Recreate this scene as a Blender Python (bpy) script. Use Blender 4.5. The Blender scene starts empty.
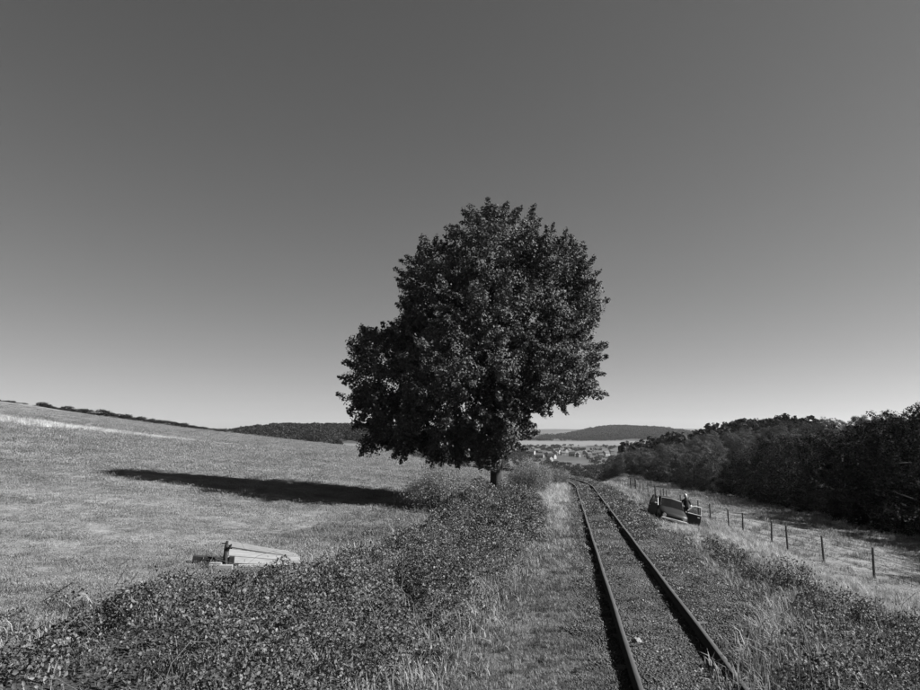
import bpy, bmesh, math, random
import numpy as np
from mathutils import Vector, Matrix

R = math.radians
rng = np.random.default_rng(11)
random.seed(11)
scene = bpy.context.scene
COL = scene.collection

# ------------------------------------------------------------------ camera, sky, sun, exposure
CAM_H = 3.4
FPX = 700.0                      # focal length in pixels of a 920 px wide frame
PITCH = math.atan(95.0 / FPX)
cam_d = bpy.data.cameras.new('camera')
cam_d.sensor_width = 36.0
cam_d.lens = 36.0 * FPX / 920.0
cam_d.clip_start = 0.05
cam_d.clip_end = 30000
cam = bpy.data.objects.new('camera', cam_d)
cam.location = (0, 0, CAM_H)
cam.rotation_euler = (math.pi / 2 + PITCH, 0, 0)
COL.objects.link(cam)
scene.camera = cam

SUN_EL, SUN_AZ = R(35.0), R(95.0)      # azimuth clockwise from +Y (the view direction)
world = bpy.data.worlds.new('World')
scene.world = world
world.use_nodes = True
wn = world.node_tree.nodes
wl = world.node_tree.links
wn.clear()
sky = wn.new('ShaderNodeTexSky')
sky.sky_type = 'NISHITA'
sky.sun_disc = False
sky.sun_elevation = SUN_EL
sky.sun_rotation = SUN_AZ
sky.altitude = 300
sky.air_density = 1.0
sky.dust_density = 0.6
sky.ozone_density = 1.0
sep = wn.new('ShaderNodeSeparateColor')          # black-and-white film behind a red filter
wl.new(sky.outputs[0], sep.inputs[0])
SKY_GAIN, SKY_POW = 0.54, 1.0
pw = wn.new('ShaderNodeMath'); pw.operation = 'POWER'; pw.inputs[1].default_value = SKY_POW
gn = wn.new('ShaderNodeMath'); gn.operation = 'MULTIPLY'; gn.inputs[1].default_value = SKY_GAIN
wl.new(sep.outputs[0], pw.inputs[0]); wl.new(pw.outputs[0], gn.inputs[0])
bg = wn.new('ShaderNodeBackground')
bg.inputs['Strength'].default_value = 0.05
wl.new(gn.outputs[0], bg.inputs['Color'])
wo = wn.new('ShaderNodeOutputWorld')
wl.new(bg.outputs[0], wo.inputs['Surface'])

sun_d = bpy.data.lights.new('sun', 'SUN')
sun_d.energy = 5.0
sun_d.angle = R(0.53)
sun_d.color = (1.0, 1.0, 1.0)               # the photograph is monochrome
sun = bpy.data.objects.new('sun', sun_d)
to_sun = Vector((math.cos(SUN_EL) * math.sin(SUN_AZ), math.cos(SUN_EL) * math.cos(SUN_AZ), math.sin(SUN_EL)))
sun.rotation_euler = to_sun.to_track_quat('Z', 'Y').to_euler()
sun.location = (60, -10, 60)
COL.objects.link(sun)

vs = scene.view_settings
vs.view_transform = 'Standard'
vs.look = 'None'
vs.gamma = 1.0
vs.use_curve_mapping = False
vs.exposure = 1.72
scene.cycles.use_denoising = True
scene.cycles.denoiser = 'OPENIMAGEDENOISE'
scene.cycles.denoising_input_passes = 'RGB_ALBEDO_NORMAL'
scene.cycles.max_bounces = 6
scene.cycles.diffuse_bounces = 3
scene.cycles.volume_bounces = 0
scene.cycles.transparent_max_bounces = 6
scene.cycles.sample_clamp_indirect = 4.0

# ------------------------------------------------------------------ helpers
def pray(px, py):
    cx, cu = (px - 460.0) / FPX, (345.0 - py) / FPX
    up = cu * math.cos(PITCH) + math.sin(PITCH)
    fw = math.cos(PITCH) - cu * math.sin(PITCH)
    return cx / fw, up / fw

def at(px, py, Y):
    a, b = pray(px, py)
    return Vector((a * Y, Y, CAM_H + b * Y))

def sstep(v, a, b):
    t = np.clip((np.asarray(v, float) - a) / (b - a), 0, 1)
    return t * t * (3 - 2 * t)

_lat = np.random.default_rng(5).random((64, 64))
def vnoise(x, y):
    x = np.asarray(x, float); y = np.asarray(y, float)
    xi = np.floor(x).astype(int); yi = np.floor(y).astype(int)
    fx = x - xi; fy = y - yi
    fx = fx * fx * (3 - 2 * fx); fy = fy * fy * (3 - 2 * fy)
    g = lambda i, j: _lat[i % 64, j % 64]
    return (g(xi, yi) * (1 - fx) + g(xi + 1, yi) * fx) * (1 - fy) + (g(xi, yi + 1) * (1 - fx) + g(xi + 1, yi + 1) * fx) * fy

def fbm(x, y, o=4):
    s = 0; a = .5; t = 0
    for k in range(o):
        s = s + a * vnoise(x * 2 ** k + 17.3 * k, y * 2 ** k + 5.1 * k); t += a; a *= .5
    return s / t

def set_mesh(me, verts, faces):
    """faces: (n,3) or (n,4) integer array, or list of such"""
    if not isinstance(faces, (list, tuple)):
        faces = [faces]
    verts = np.asarray(verts, np.float32)
    me.vertices.add(len(verts))
    me.vertices.foreach_set('co', verts.ravel())
    fl = [np.asarray(f, np.int32) for f in faces if len(f)]
    idx = np.concatenate([f.ravel() for f in fl])
    tot = np.concatenate([np.full(len(f), f.shape[1], np.int32) for f in fl])
    st = np.concatenate([[0], np.cumsum(tot)[:-1]]).astype(np.int32)
    me.loops.add(len(idx)); me.loops.foreach_set('vertex_index', idx)
    me.polygons.add(len(tot)); me.polygons.foreach_set('loop_start', st); me.polygons.foreach_set('loop_total', tot)
    me.update(calc_edges=True)

def link(name, me, mat=None, parent=None, loc=None):
    o = bpy.data.objects.new(name, me)
    COL.objects.link(o)
    if mat is not None and len(me.materials) == 0:
        me.materials.append(mat)
    if parent is not None:
        o.parent = parent
    if loc is not None:
        o.location = loc
    return o

def npobj(name, verts, faces, mat, parent=None, loc=None, smooth=False):
    me = bpy.data.meshes.new(name)
    set_mesh(me, verts, faces)
    if smooth:
        me.polygons.foreach_set('use_smooth', np.ones(len(me.polygons), bool))
    return link(name, me, mat, parent, loc)

def empty(name, loc=(0, 0, 0), rot=(0, 0, 0)):
    o = bpy.data.objects.new(name, None)
    o.empty_display_size = .3
    COL.objects.link(o)
    o.location = loc
    o.rotation_euler = rot
    return o

def tag(o, label=None, cat=None, group=None, kind=None):
    if label: o['label'] = label
    if cat: o['category'] = cat
    if group: o['group'] = group
    if kind: o['kind'] = kind
    return o

class MB:
    """collects boxes, tubes and lofts into one mesh"""
    def __init__(s):
        s.v = []; s.f = []
    def box(s, c, size, rot=None, jit=0):
        c = Vector(c); n = len(s.v)
        for dx, dy, dz in ((-1,-1,-1),(1,-1,-1),(1,1,-1),(-1,1,-1),(-1,-1,1),(1,-1,1),(1,1,1),(-1,1,1)):
            p = Vector((dx * size[0] / 2, dy * size[1] / 2, dz * size[2] / 2))
            if jit: p += Vector((random.uniform(-jit, jit), random.uniform(-jit, jit), random.uniform(-jit, jit)))
            if rot is not None: p = rot @ p
            s.v.append(c + p)
        for q in ((0,3,2,1),(4,5,6,7),(0,1,5,4),(1,2,6,5),(2,3,7,6),(3,0,4,7)):
            s.f.append([n + i for i in q])
        return s
    def tube(s, pts, rad, n=8, cap=True):
        pts = [Vector(p) for p in pts]; b = len(s.v)
        if not isinstance(rad, (list, tuple)): rad = [rad] * len(pts)
        prev = None
        for i, p in enumerate(pts):
            d = (pts[min(i + 1, len(pts) - 1)] - pts[max(i - 1, 0)]).normalized()
            if prev is None:
                a = Vector((0, 0, 1)) if abs(d.z) < .9 else Vector((1, 0, 0))
                u = d.cross(a).normalized()
            else:
                u = (prev - d * prev.dot(d)).normalized()
            prev = u; w = d.cross(u)
            for k in range(n):
                t = 2 * math.pi * k / n
                s.v.append(p + (u * math.cos(t) + w * math.sin(t)) * rad[i])
        for i in range(len(pts) - 1):
            for k in range(n):
                s.f.append([b + i * n + k, b + i * n + (k + 1) % n, b + (i + 1) * n + (k + 1) % n, b + (i + 1) * n + k])
        if cap:
            s.f.append([b + k for k in range(n)][::-1])
            s.f.append([b + (len(pts) - 1) * n + k for k in range(n)])
        return s
    def poly(s, pts):
        n = len(s.v); s.v += [Vector(p) for p in pts]; s.f.append(list(range(n, n + len(pts)))); return s
    def slab(s, pts, thick):
        """polygon pts extruded along thick"""
        t = Vector(thick); n = len(s.v); m = len(pts)
        s.v += [Vector(p) for p in pts] + [Vector(p) + t for p in pts]
        s.f.append([n + i for i in range(m)][::-1]); s.f.append([n + m + i for i in range(m)])
        for i in range(m):
            j = (i + 1) % m
            s.f.append([n + i, n + j, n + m + j, n + m + i])
        return s
    def mesh(s, name, bevel=0, smooth=False):
        me = bpy.data.meshes.new(name)
        me.from_pydata([tuple(v) for v in s.v], [], s.f)
        bm = bmesh.new(); bm.from_mesh(me)
        bmesh.ops.recalc_face_normals(bm, faces=bm.faces)
        if bevel:
            bmesh.ops.bevel(bm, geom=list(bm.edges), offset=bevel, segments=1, affect='EDGES', clamp_overlap=True)
        for f in bm.faces: f.smooth = smooth
        bm.to_mesh(me); bm.free()
        return me
    def build(s, name, mat, parent=None, bevel=0, smooth=False, loc=None):
        return link(name, s.mesh(name, bevel, smooth), mat, parent, loc)

# ------------------------------------------------------------------ materials (all neutral grey: the photograph is black and white)
def nodes(name):
    m = bpy.data.materials.new(name); m.use_nodes = True
    nt = m.node_tree; nt.nodes.clear()
    return m, nt, nt.nodes.new, nt.links.new

def g3(v): return (v, v, v, 1)
K = .74                    # film response: everything a little darker, the exposure longer

def mat_plain(name, lo, hi, rough=.8, scale=4, bump=.2, spec=.3, metal=0, stretch=(1, 1, 1), bscale=None):
    m, nt, N, L = nodes(name)
    out = N('ShaderNodeOutputMaterial'); p = N('ShaderNodeBsdfPrincipled')
    tc = N('ShaderNodeTexCoord'); mp = N('ShaderNodeMapping'); mp.inputs['Scale'].default_value = stretch
    L(tc.outputs['Object'], mp.inputs[0])
    nz = N('ShaderNodeTexNoise'); nz.inputs['Scale'].default_value = scale; nz.inputs['Detail'].default_value = 8; nz.inputs['Roughness'].default_value = .65
    L(mp.outputs[0], nz.inputs['Vector'])
    rp = N('ShaderNodeValToRGB'); rp.color_ramp.elements[0].position = .3; rp.color_ramp.elements[1].position = .7
    rp.color_ramp.elements[0].color = g3(lo * K); rp.color_ramp.elements[1].color = g3(hi * K)
    L(nz.outputs[0], rp.inputs[0]); L(rp.outputs[0], p.inputs['Base Color'])
    p.inputs['Roughness'].default_value = rough; p.inputs['Specular IOR Level'].default_value = spec; p.inputs['Metallic'].default_value = metal
    if bump:
        n2 = N('ShaderNodeTexNoise'); n2.inputs['Scale'].default_value = bscale or scale * 6; n2.inputs['Detail'].default_value = 6
        L(mp.outputs[0], n2.inputs['Vector'])
        b = N('ShaderNodeBump'); b.inputs['Strength'].default_value = bump; b.inputs['Distance'].default_value = .02
        L(n2.outputs[0], b.inputs['Height']); L(b.outputs[0], p.inputs['Normal'])
    L(p.outputs[0], out.inputs[0])
    return m

def mat_leaf(name, lo, hi, rough=.5, spec=.35, trans=.2, patchy=0, vary=.22):
    """blade / leaf: tone differs from leaf to leaf and a little from plant to plant"""
    m, nt, N, L = nodes(name)
    out = N('ShaderNodeOutputMaterial'); p = N('ShaderNodeBsdfPrincipled')
    ge = N('ShaderNodeNewGeometry'); oi = N('ShaderNodeObjectInfo')
    rp = N('ShaderNodeValToRGB'); rp.color_ramp.elements[0].color = g3(lo * K); rp.color_ramp.elements[1].color = g3(hi * K)
    L(ge.outputs['Random Per Island'], rp.inputs[0])
    mr = N('ShaderNodeMapRange'); mr.inputs[3].default_value = 1 - vary; mr.inputs[4].default_value = 1 + vary
    L(oi.outputs['Random'], mr.inputs[0])
    mx = N('ShaderNodeMix'); mx.data_type = 'RGBA'; mx.blend_type = 'MULTIPLY'; mx.inputs[0].default_value = 1
    L(rp.outputs[0], mx.inputs[6]); L(mr.outputs[0], mx.inputs[7])
    colour = mx.outputs[2]
    if patchy:
        for sc, st in ((.3, (.28, 1.0, .2)), (1.3, (.5, 1.0, .2))):
            mp = N('ShaderNodeMapping'); mp.inputs['Scale'].default_value = st; L(ge.outputs['Position'], mp.inputs[0])
            nz = N('ShaderNodeTexNoise'); nz.inputs['Scale'].default_value = sc; nz.inputs['Detail'].default_value = 4; L(mp.outputs[0], nz.inputs['Vector'])
            m2 = N('ShaderNodeMapRange'); m2.inputs[1].default_value = .32; m2.inputs[2].default_value = .68
            m2.inputs[3].default_value = 1 - patchy; m2.inputs[4].default_value = 1 + patchy; L(nz.outputs[0], m2.inputs[0])
            mq = N('ShaderNodeMix'); mq.data_type = 'RGBA'; mq.blend_type = 'MULTIPLY'; mq.inputs[0].default_value = 1
            L(colour, mq.inputs[6]); L(m2.outputs[0], mq.inputs[7]); colour = mq.outputs[2]
    L(colour, p.inputs['Base Color'])
    p.inputs['Roughness'].default_value = rough; p.inputs['Specular IOR Level'].default_value = spec
    if trans:
        t = N('ShaderNodeBsdfTranslucent'); L(colour, t.inputs[0])
        ms = N('ShaderNodeMixShader'); ms.inputs[0].default_value = trans
        L(p.outputs[0], ms.inputs[1]); L(t.outputs[0], ms.inputs[2]); L(ms.outputs[0], out.inputs[0])
    else:
        L(p.outputs[0], out.inputs[0])
    return m

def mat_ground():
    m, nt, N, L = nodes('ground_soil_and_turf')
    out = N('ShaderNodeOutputMaterial'); p = N('ShaderNodeBsdfPrincipled')
    at_ = N('ShaderNodeAttribute'); at_.attribute_name = 'tone'
    tc = N('ShaderNodeTexCoord')
    def noise(scale, st, det=8):
        mp = N('ShaderNodeMapping'); mp.inputs['Scale'].default_value = st
        L(tc.outputs['Object'], mp.inputs[0])
        nz = N('ShaderNodeTexNoise'); nz.inputs['Scale'].default_value = scale; nz.inputs['Detail'].default_value = det; nz.inputs['Roughness'].default_value = .7
        L(mp.outputs[0], nz.inputs['Vector']); return nz
    a = noise(1.3, (1, 1, .2)); b = noise(.10, (.6, 1.2, .2), 6); c = noise(9, (1, 1, 1), 4)
    def rng_(n, lo, hi, f0=.3, f1=.7):
        mr = N('ShaderNodeMapRange'); mr.inputs[1].default_value = f0; mr.inputs[2].default_value = f1
        mr.inputs[3].default_value = lo; mr.inputs[4].default_value = hi; L(n.outputs[0], mr.inputs[0]); return mr
    def mul(x, y):
        q = N('ShaderNodeMath'); q.operation = 'MULTIPLY'; L(x, q.inputs[0]); L(y, q.inputs[1]); return q.outputs[0]
    v = mul(at_.outputs['Fac'], rng_(a, .65, 1.35).outputs[0])
    v = mul(v, rng_(b, .75, 1.25).outputs[0])
    v = mul(v, rng_(c, .8, 1.2).outputs[0])
    cc = N('ShaderNodeCombineColor')
    for i in range(3): L(v, cc.inputs[i])
    L(cc.outputs[0], p.inputs['Base Color'])
    p.inputs['Roughness'].default_value = 1; p.inputs['Specular IOR Level'].default_value = .05
    bp = N('ShaderNodeBump'); bp.inputs['Strength'].default_value = .8; bp.inputs['Distance'].default_value = .06
    L(c.outputs[0], bp.inputs['Height']); L(bp.outputs[0], p.inputs['Normal'])
    L(p.outputs[0], out.inputs[0])
    return m

def mat_clear(name, see):
    m, nt, N, L = nodes(name)
    out = N('ShaderNodeOutputMaterial'); p = N('ShaderNodeBsdfPrincipled'); t = N('ShaderNodeBsdfTransparent'); ms = N('ShaderNodeMixShader')
    p.inputs['Base Color'].default_value = g3(.01); p.inputs['Roughness'].default_value = .35; p.inputs['Specular IOR Level'].default_value = .2
    ms.inputs[0].default_value = see; L(p.outputs[0], ms.inputs[1]); L(t.outputs[0], ms.inputs[2]); L(ms.outputs[0], out.inputs[0])
    return m

M = dict(
    door_glass=mat_clear('door_glass', .6),
    ground=mat_ground(),
    leaf=mat_leaf('maple_leaf', .03, .095, .65, .18, .15),
    wood_leaf=mat_leaf('wood_leaf', .012, .046, .9, .02, .02, 0, .4),
    sunlit_hill_leaf=mat_leaf('sunlit_hill_wood_leaf', .045, .11, .85, .03, .06, 0, .35),  # far trees: sunlight on the hillside put into a lighter leaf colour
    bramble=mat_leaf('bramble_leaf', .06, .17, .55, .3, .2, .3),
    shrub=mat_leaf('shrub_leaf', .15, .32, .7, .2, .3),
    weed=mat_leaf('weed_leaf', .04, .10, .6, .2, .2),
    turf=mat_leaf('dry_turf', .18, .27, .8, .1, .3, .30),
    verge=mat_leaf('verge_grass', .12, .30, .7, .2, .25, .25),
    straw=mat_leaf('straw_grass', .28, .58, .7, .2, .3, .2),
    pale_straw=mat_leaf('bleached_grass', .34, .62, .7, .2, .3, .25),
    bark=mat_plain('bark', .025, .07, .9, 3, .8, .2, stretch=(3, 3, .6)),
    twig=mat_plain('twig', .05, .12, .9, 8, .3),
    rail=mat_plain('rusty_rail_steel', .012, .030, .8, 9, .3, .2, .0),
    railtop=mat_plain('worn_rail_head', .20, .34, .4, 3, .1, .5, .85, stretch=(6, .3, 6)),
    sleeper=mat_plain('old_sleeper_timber', .05, .13, .9, 6, .5, .2, stretch=(1, 8, 8)),
    stone=mat_leaf('ballast_stone', .022, .10, .85, .25, 0, .35),
    pale_stone=mat_plain('pale_stone', .16, .28, .85, 12, .4),
    post=mat_plain('fence_post_timber', .03, .08, .9, 9, .5, .2, stretch=(4, 4, .5)),
    wire=mat_plain('wire_steel', .1, .16, .5, 4, 0, .5, .8),
    shaded_board=mat_plain('shaded_top_board', .11, .21, .85, 3, .3, .2, stretch=(.6, 9, 9)),  # upper boards: the weaker light on top is painted in as darker grey
    board=mat_plain('pale_sawn_board', .17, .30, .8, 3, .3, .2, stretch=(.6, 9, 9)),
    dark_wood=mat_plain('dark_wet_wood', .015, .04, .85, 7, .5, .2),
    paint=mat_plain('dark_car_paint', .012, .018, .42, 3, 0, .25),
    rubber=mat_plain('tyre_rubber', .015, .022, .85, 8, .2),
    dull_metal=mat_plain('dull_metal', .4, .5, .6, 4, 0, .3, .2),
    chrome=mat_plain('bright_metal', .5, .6, .4, 4, 0, .5, .9),
    glass=mat_plain('car_glass', .006, .010, .06, 3, 0, .2),
    lamp=mat_plain('headlamp_lens', .65, .75, .12, 6, 0, .6),
    cloth=mat_plain('car_seat_cloth', .03, .05, .9, 9, .1),
    white_plate=mat_plain('white_plate', .6, .65, .5, 9, 0),
    skin=mat_plain('skin', .28, .34, .55, 14, .05, .35),
    jacket=mat_plain('dark_jacket', .014, .03, .9, 7, .3, .15),
    trousers=mat_plain('grey_trousers', .06, .09, .9, 9, .2, .15),
    hair=mat_plain('white_hair', .5, .65, .7, 30, .4),
    dark=mat_plain('dark_detail', .012, .02, .5, 5, 0),
    render_wall=mat_plain('pale_house_render', .2, .28, .9, .6, 0),
    roof=mat_plain('dark_roof_tile', .05, .09, .9, .8, 0),
    pane=mat_plain('window_pane', .03, .05, .2, 1, 0, .5),
)

# ------------------------------------------------------------------ the lie of the land
CURVE_Y, CURVE_R = 62.0, 85.0
def track_x(y):
    y = np.asarray(y, float)
    c = np.clip(y - CURVE_Y, 0, 60)
    return 1.81 + .1467 * np.clip(y, -200, 130) - c * c / (2 * CURVE_R)

def track_z(y):
    y = np.asarray(y, float)
    return -.03 - .0115 * y + .00016 * np.clip(y - 50, 0, 60) ** 2

def wood_edge(y):
    return 33.5 + .08 * np.asarray(y, float)

PD = np.array([-3.5, -2.3, -1.9, 0, 1.9, 2.3, 3.0, 4.2, 5.6, 8, 11, 20, 30, 40, 80])
PZ = np.array([-.28, -.26, -.22, -.215, -.22, -.27, -.55, -.92, -1.22, -1.75, -2.15, -3.1, -4.1, -4.8, -5.0])
VY = np.array([0, 100, 200, 400, 700, 1000, 1300, 1600, 2000, 2600, 9000])
VZ = np.array([-6, -8, -14, -26, -32, -23.5, -16.5, -5, 2, 2, 2])

def height(x, y):
    x = np.asarray(x, float); y = np.asarray(y, float)
    d = x - track_x(y)
    # dry field climbing to the left
    xl = np.clip(-x, -40, 420)
    field = -.55 + .075 * xl + .00022 * np.clip(xl, 0, 190) ** 2 * np.sign(xl)
    field = field - .000045 * np.clip(y - 60, 0, 260) ** 2 + (fbm(x * .05, y * .05) - .5) * .5 * sstep(np.hypot(x, y), 15, 60)
    # bench of the railway and the bank down to the meadow on the right
    bench = track_z(np.clip(y, -100, 260)) + np.interp(d, PD, PZ)
    bench = bench + (fbm(x * .35 + 9, y * .35) - .5) * .22 * sstep(d, 2.2, 4.5)
    near = field + (bench - field) * sstep(d, -7.5, -3.0)
    # hillside under the wood
    we = x - wood_edge(y)
    rise = (.14 + .05 * sstep(y, 95, 160)) * np.clip(we, 0, 70) * (1 - sstep(y, 250, 620)) 
    near = near + rise
    # where the near ground breaks away into the valley
    yc = 106 + 190 * sstep(-x, 0, 45) + 150 * sstep(x - .15 * (y - 100), 16, 45)
    over = np.clip(y - yc, 0, None)
    near = near - .0009 * np.clip(over, 0, 60) ** 2 - .11 * np.clip(over - 60, 0, None)
    # valley floor and the hills beyond
    far = np.interp(y, VY, VZ) + (fbm(x * .006, y * .006) - .5) * 5 * sstep(y, 150, 500)
    hc = 42 * np.exp(-np.abs((x + 185) / 175) ** 4 - np.abs((y - 980) / 260) ** 2)
    ax = x - 640
    ha = 33 * np.exp(-np.abs(ax / np.where(ax < 0, 190, 160)) ** 4 - np.abs((y - 2600) / 420) ** 2) \
       + 11 * np.exp(-np.abs((x - 420) / 330) ** 2 - np.abs((y - 2700) / 420) ** 2)
    hb = (82 + 10 * (fbm(x * .0009, 3.3) - .5)) * sstep(y, 3800, 5200)
    hs = 24 * np.exp(-((x - 190) / 48) ** 2 - ((y - 560) / 150) ** 2)      # spur at the end of the wood
    hw = 32 * sstep(x - .26 * y, 20, 140) * sstep(y, 200, 330) * (1 - sstep(y, 700, 1300)) # wooded valley side
    far = far + hc + ha + hb + hs + hw
    k = 6.0
    m = np.maximum(near, far)
    z = m + np.log(np.exp((near - m) / k * 2) + np.exp((far - m) / k * 2)) * k / 2 * 0
    return z

def hz(x, y):
    return float(height(np.array([x]), np.array([y]))[0])

def ground_at(px, py, lift=0.0, y0=4.0, y1=400.0):
    """walk along the line of sight until it meets the land"""
    a, b = pray(px, py)
    ys = np.geomspace(y0, y1, 2600)
    dz = CAM_H + b * ys - (height(a * ys, ys) + lift)
    i = np.argmax(dz < 0)
    Y = ys[i] if dz[i] < 0 else y1
    return np.array([a * Y, Y])

# ------------------------------------------------------------------ ground sheet
def build_ground():
    az = np.concatenate([np.arange(-42, 42.01, .25), np.arange(45, 316, 3.0)])
    rr = np.concatenate([[0.0], np.geomspace(.8, 6500, 290)])
    na = len(az)
    A, Q = np.meshgrid(np.radians(az), rr[1:], indexing='ij')
    X = Q * np.sin(A); Y = Q * np.cos(A)
    Z = height(X, Y)
    nr = len(rr) - 1
    v = np.stack([X, Y, Z], -1).reshape(-1, 3)
    v = np.vstack([v, [[0, 0, hz(0, 0)]]])
    i = np.arange(na)[:, None]; j = np.arange(nr - 1)[None]
    i2 = (i + 1) % na
    q = np.stack([i * nr + j, i2 * nr + j, i2 * nr + j + 1, i * nr + j + 1], -1).reshape(-1, 4)[:, ::-1]
    c = len(v) - 1
    t = np.stack([np.full(na, c), (np.arange(na) + 1) % na * nr, np.arange(na) * nr], -1)[:, ::-1]
    me = bpy.data.meshes.new('ground')
    set_mesh(me, v, [q, t])
    me.polygons.foreach_set('use_smooth', np.ones(len(me.polygons), bool))
    x, y = v[:, 0], v[:, 1]
    d = x - track_x(y)
    tone = np.full(len(v), .175)
    tone = tone * (.8 + .4 * fbm(x * .08, y * .16))
    tone = np.where(d > 3.0, .17 * (.75 + .5 * fbm(x * .2, y * .2)), tone)
    tone = np.where((d > -12) & (d <= -1.3) & (y < 60), .12, tone)
    tone = np.where(np.abs(d) <= 2.4, .06, tone)
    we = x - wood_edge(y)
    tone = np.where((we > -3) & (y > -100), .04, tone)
    far = y > 330
    cell = fbm(np.floor(x / 90 + .3 * np.sin(y / 200)) * 1.7, np.floor(y / 140) * 2.3, 1)
    tone = np.where(far, .035 + .07 * cell, tone)
    strip = (y > 1480) & (y < 1900) & (x < .262 * y)
    tone = np.where(strip, .165, tone)
    tone = np.where((y > 1310) & (y < 1420) & (x < .14 * y), .13, tone)
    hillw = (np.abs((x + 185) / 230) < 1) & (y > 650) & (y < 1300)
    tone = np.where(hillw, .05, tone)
    tone = np.where((x > -.168 * y) & (x < -.12 * y) & (y > 650) & (y < 800), .22, tone)
    tone = np.where(y > 1950, .055 + .05 * cell, tone)
    at_ = me.attributes.new('tone', 'FLOAT', 'POINT')
    at_.data.foreach_set('value', (tone * K).astype(np.float32))
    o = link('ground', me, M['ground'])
    tag(o, kind='structure')
build_ground()

# ------------------------------------------------------------------ scattering of uncountable growth
PROTO = {}
def scatter(name, pts, rot, scl, protos, label, cat=None, parent=None):
    col = bpy.data.collections.new(name + '_kinds')
    for p in protos: col.objects.link(p)
    me = bpy.data.meshes.new(name)
    me.vertices.add(len(pts)); me.vertices.foreach_set('co', np.asarray(pts, np.float32).ravel())
    a = me.attributes.new('rot', 'FLOAT_VECTOR', 'POINT'); a.data.foreach_set('vector', np.asarray(rot, np.float32).ravel())
    a = me.attributes.new('scl', 'FLOAT', 'POINT'); a.data.foreach_set('value', np.asarray(scl, np.float32))
    a = me.attributes.new('pick', 'INT', 'POINT'); a.data.foreach_set('value', rng.integers(0, len(protos), len(pts)).astype(np.int32))
    o = link(name, me)
    ng = bpy.data.node_groups.new(name, 'GeometryNodeTree')
    ng.interface.new_socket('Geometry', in_out='INPUT', socket_type='NodeSocketGeometry')
    ng.interface.new_socket('Geometry', in_out='OUTPUT', socket_type='NodeSocketGeometry')
    N, L = ng.nodes.new, ng.links.new
    gi, go = N('NodeGroupInput'), N('NodeGroupOutput')
    ip = N('GeometryNodeInstanceOnPoints'); ip.inputs['Pick Instance'].default_value = True
    ci = N('GeometryNodeCollectionInfo'); ci.inputs['Collection'].default_value = col
    ci.inputs['Separate Children'].default_value = True; ci.inputs['Reset Children'].default_value = True
    def named(t, n):
        q = N('GeometryNodeInputNamedAttribute'); q.data_type = t; q.inputs[0].default_value = n; return q.outputs[0]
    L(gi.outputs[0], ip.inputs['Points']); L(ci.outputs[0], ip.inputs['Instance'])
    L(named('INT', 'pick'), ip.inputs['Instance Index'])
    er = N('FunctionNodeEulerToRotation'); L(named('FLOAT_VECTOR', 'rot'), er.inputs[0]); L(er.outputs[0], ip.inputs['Rotation'])
    L(named('FLOAT', 'scl'), ip.inputs['Scale'])
    L(ip.outputs[0], go.inputs[0])
    md = o.modifiers.new('scatter', 'NODES'); md.node_group = ng
    tag(o, label, cat, kind='stuff')
    if parent: o.parent = parent
    return o

def proto_mesh(name, v, f, mat):
    me = bpy.data.meshes.new(name); set_mesh(me, v, f); me.materials.append(mat)
    return bpy.data.objects.new(name, me)

def grass_patch(name, n, rad, h0, h1, w, lean, mat, clump=0, bend=True):
    """one armful of grass: every blade a bent tapering strip"""
    a = rng.random(n) * 2 * np.pi; r = rad * np.sqrt(rng.random(n))
    x, y = r * np.cos(a), r * np.sin(a)
    if clump:
        cx = rng.uniform(-rad, rad, (clump, 2)) * .8; k = rng.integers(0, clump, n)
        x = cx[k, 0] + rng.normal(0, rad * .1, n); y = cx[k, 1] + rng.normal(0, rad * .1, n)
    h = rng.uniform(h0, h1, n) * (1 - .3 * np.hypot(x, y) / rad)
    th = rng.random(n) * 2 * np.pi; ln = lean * rng.random(n)
    dx, dy = np.cos(th), np.sin(th)
    wx, wy = -dy * w / 2, dx * w / 2
    b = np.stack([x, y, np.full(n, -.03)], -1)
    mid = b + np.stack([dx * ln * h * .35, dy * ln * h * .35, h * .6], -1)
    tip = b + np.stack([dx * ln * h, dy * ln * h, h * (1 - .3 * ln)], -1)
    wv = np.stack([wx, wy, np.zeros(n)], -1)
    v = np.stack([b - wv, b + wv, mid + wv * .8, mid - wv * .8, tip], 1).reshape(-1, 3)
    o = np.arange(n)[:, None] * 5
    return proto_mesh(name, v, [o + np.array([[0, 1, 2, 3]]), o + np.array([[3, 2, 4]])], mat)

def leaf_quads(c, nrm, size, rnd, fold=.25, aspect=.62):
    """leaves as diamonds folded along the midrib. c, nrm: (n,3); size: (n,)"""
    n = len(c)
    nrm = nrm / (np.linalg.norm(nrm, axis=1, keepdims=True) + 1e-9)
    t = rnd.normal(size=(n, 3)); t -= nrm * (t * nrm).sum(1, keepdims=True)
    t /= np.linalg.norm(t, axis=1, keepdims=True) + 1e-9
    s = np.cross(nrm, t)
    L_ = size[:, None]
    base = c - t * L_ * .5; tip = c + t * L_ * .5 - nrm * L_ * .12
    mid = c - t * L_ * .05
    l = mid + s * L_ * aspect * .5 + nrm * L_ * fold * .5; r = mid - s * L_ * aspect * .5 + nrm * L_ * fold * .5
    v = np.stack([base, l, tip, r], 1).reshape(-1, 3)
    o = np.arange(n)[:, None] * 4
    f = np.concatenate([o + np.array([[0, 2, 1]]), o + np.array([[0, 3, 2]])])
    return v, f

def in_poly(P, poly):
    x, y = P[:, 0], P[:, 1]; r = np.zeros(len(P), bool); n = len(poly)
    for i in range(n):
        x0, y0 = poly[i]; x1, y1 = poly[(i + 1) % n]
        c = ((y0 > y) != (y1 > y)) & (x < (x1 - x0) * (y - y0) / (y1 - y0 + 1e-12) + x0)
        r ^= c
    return r

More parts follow.
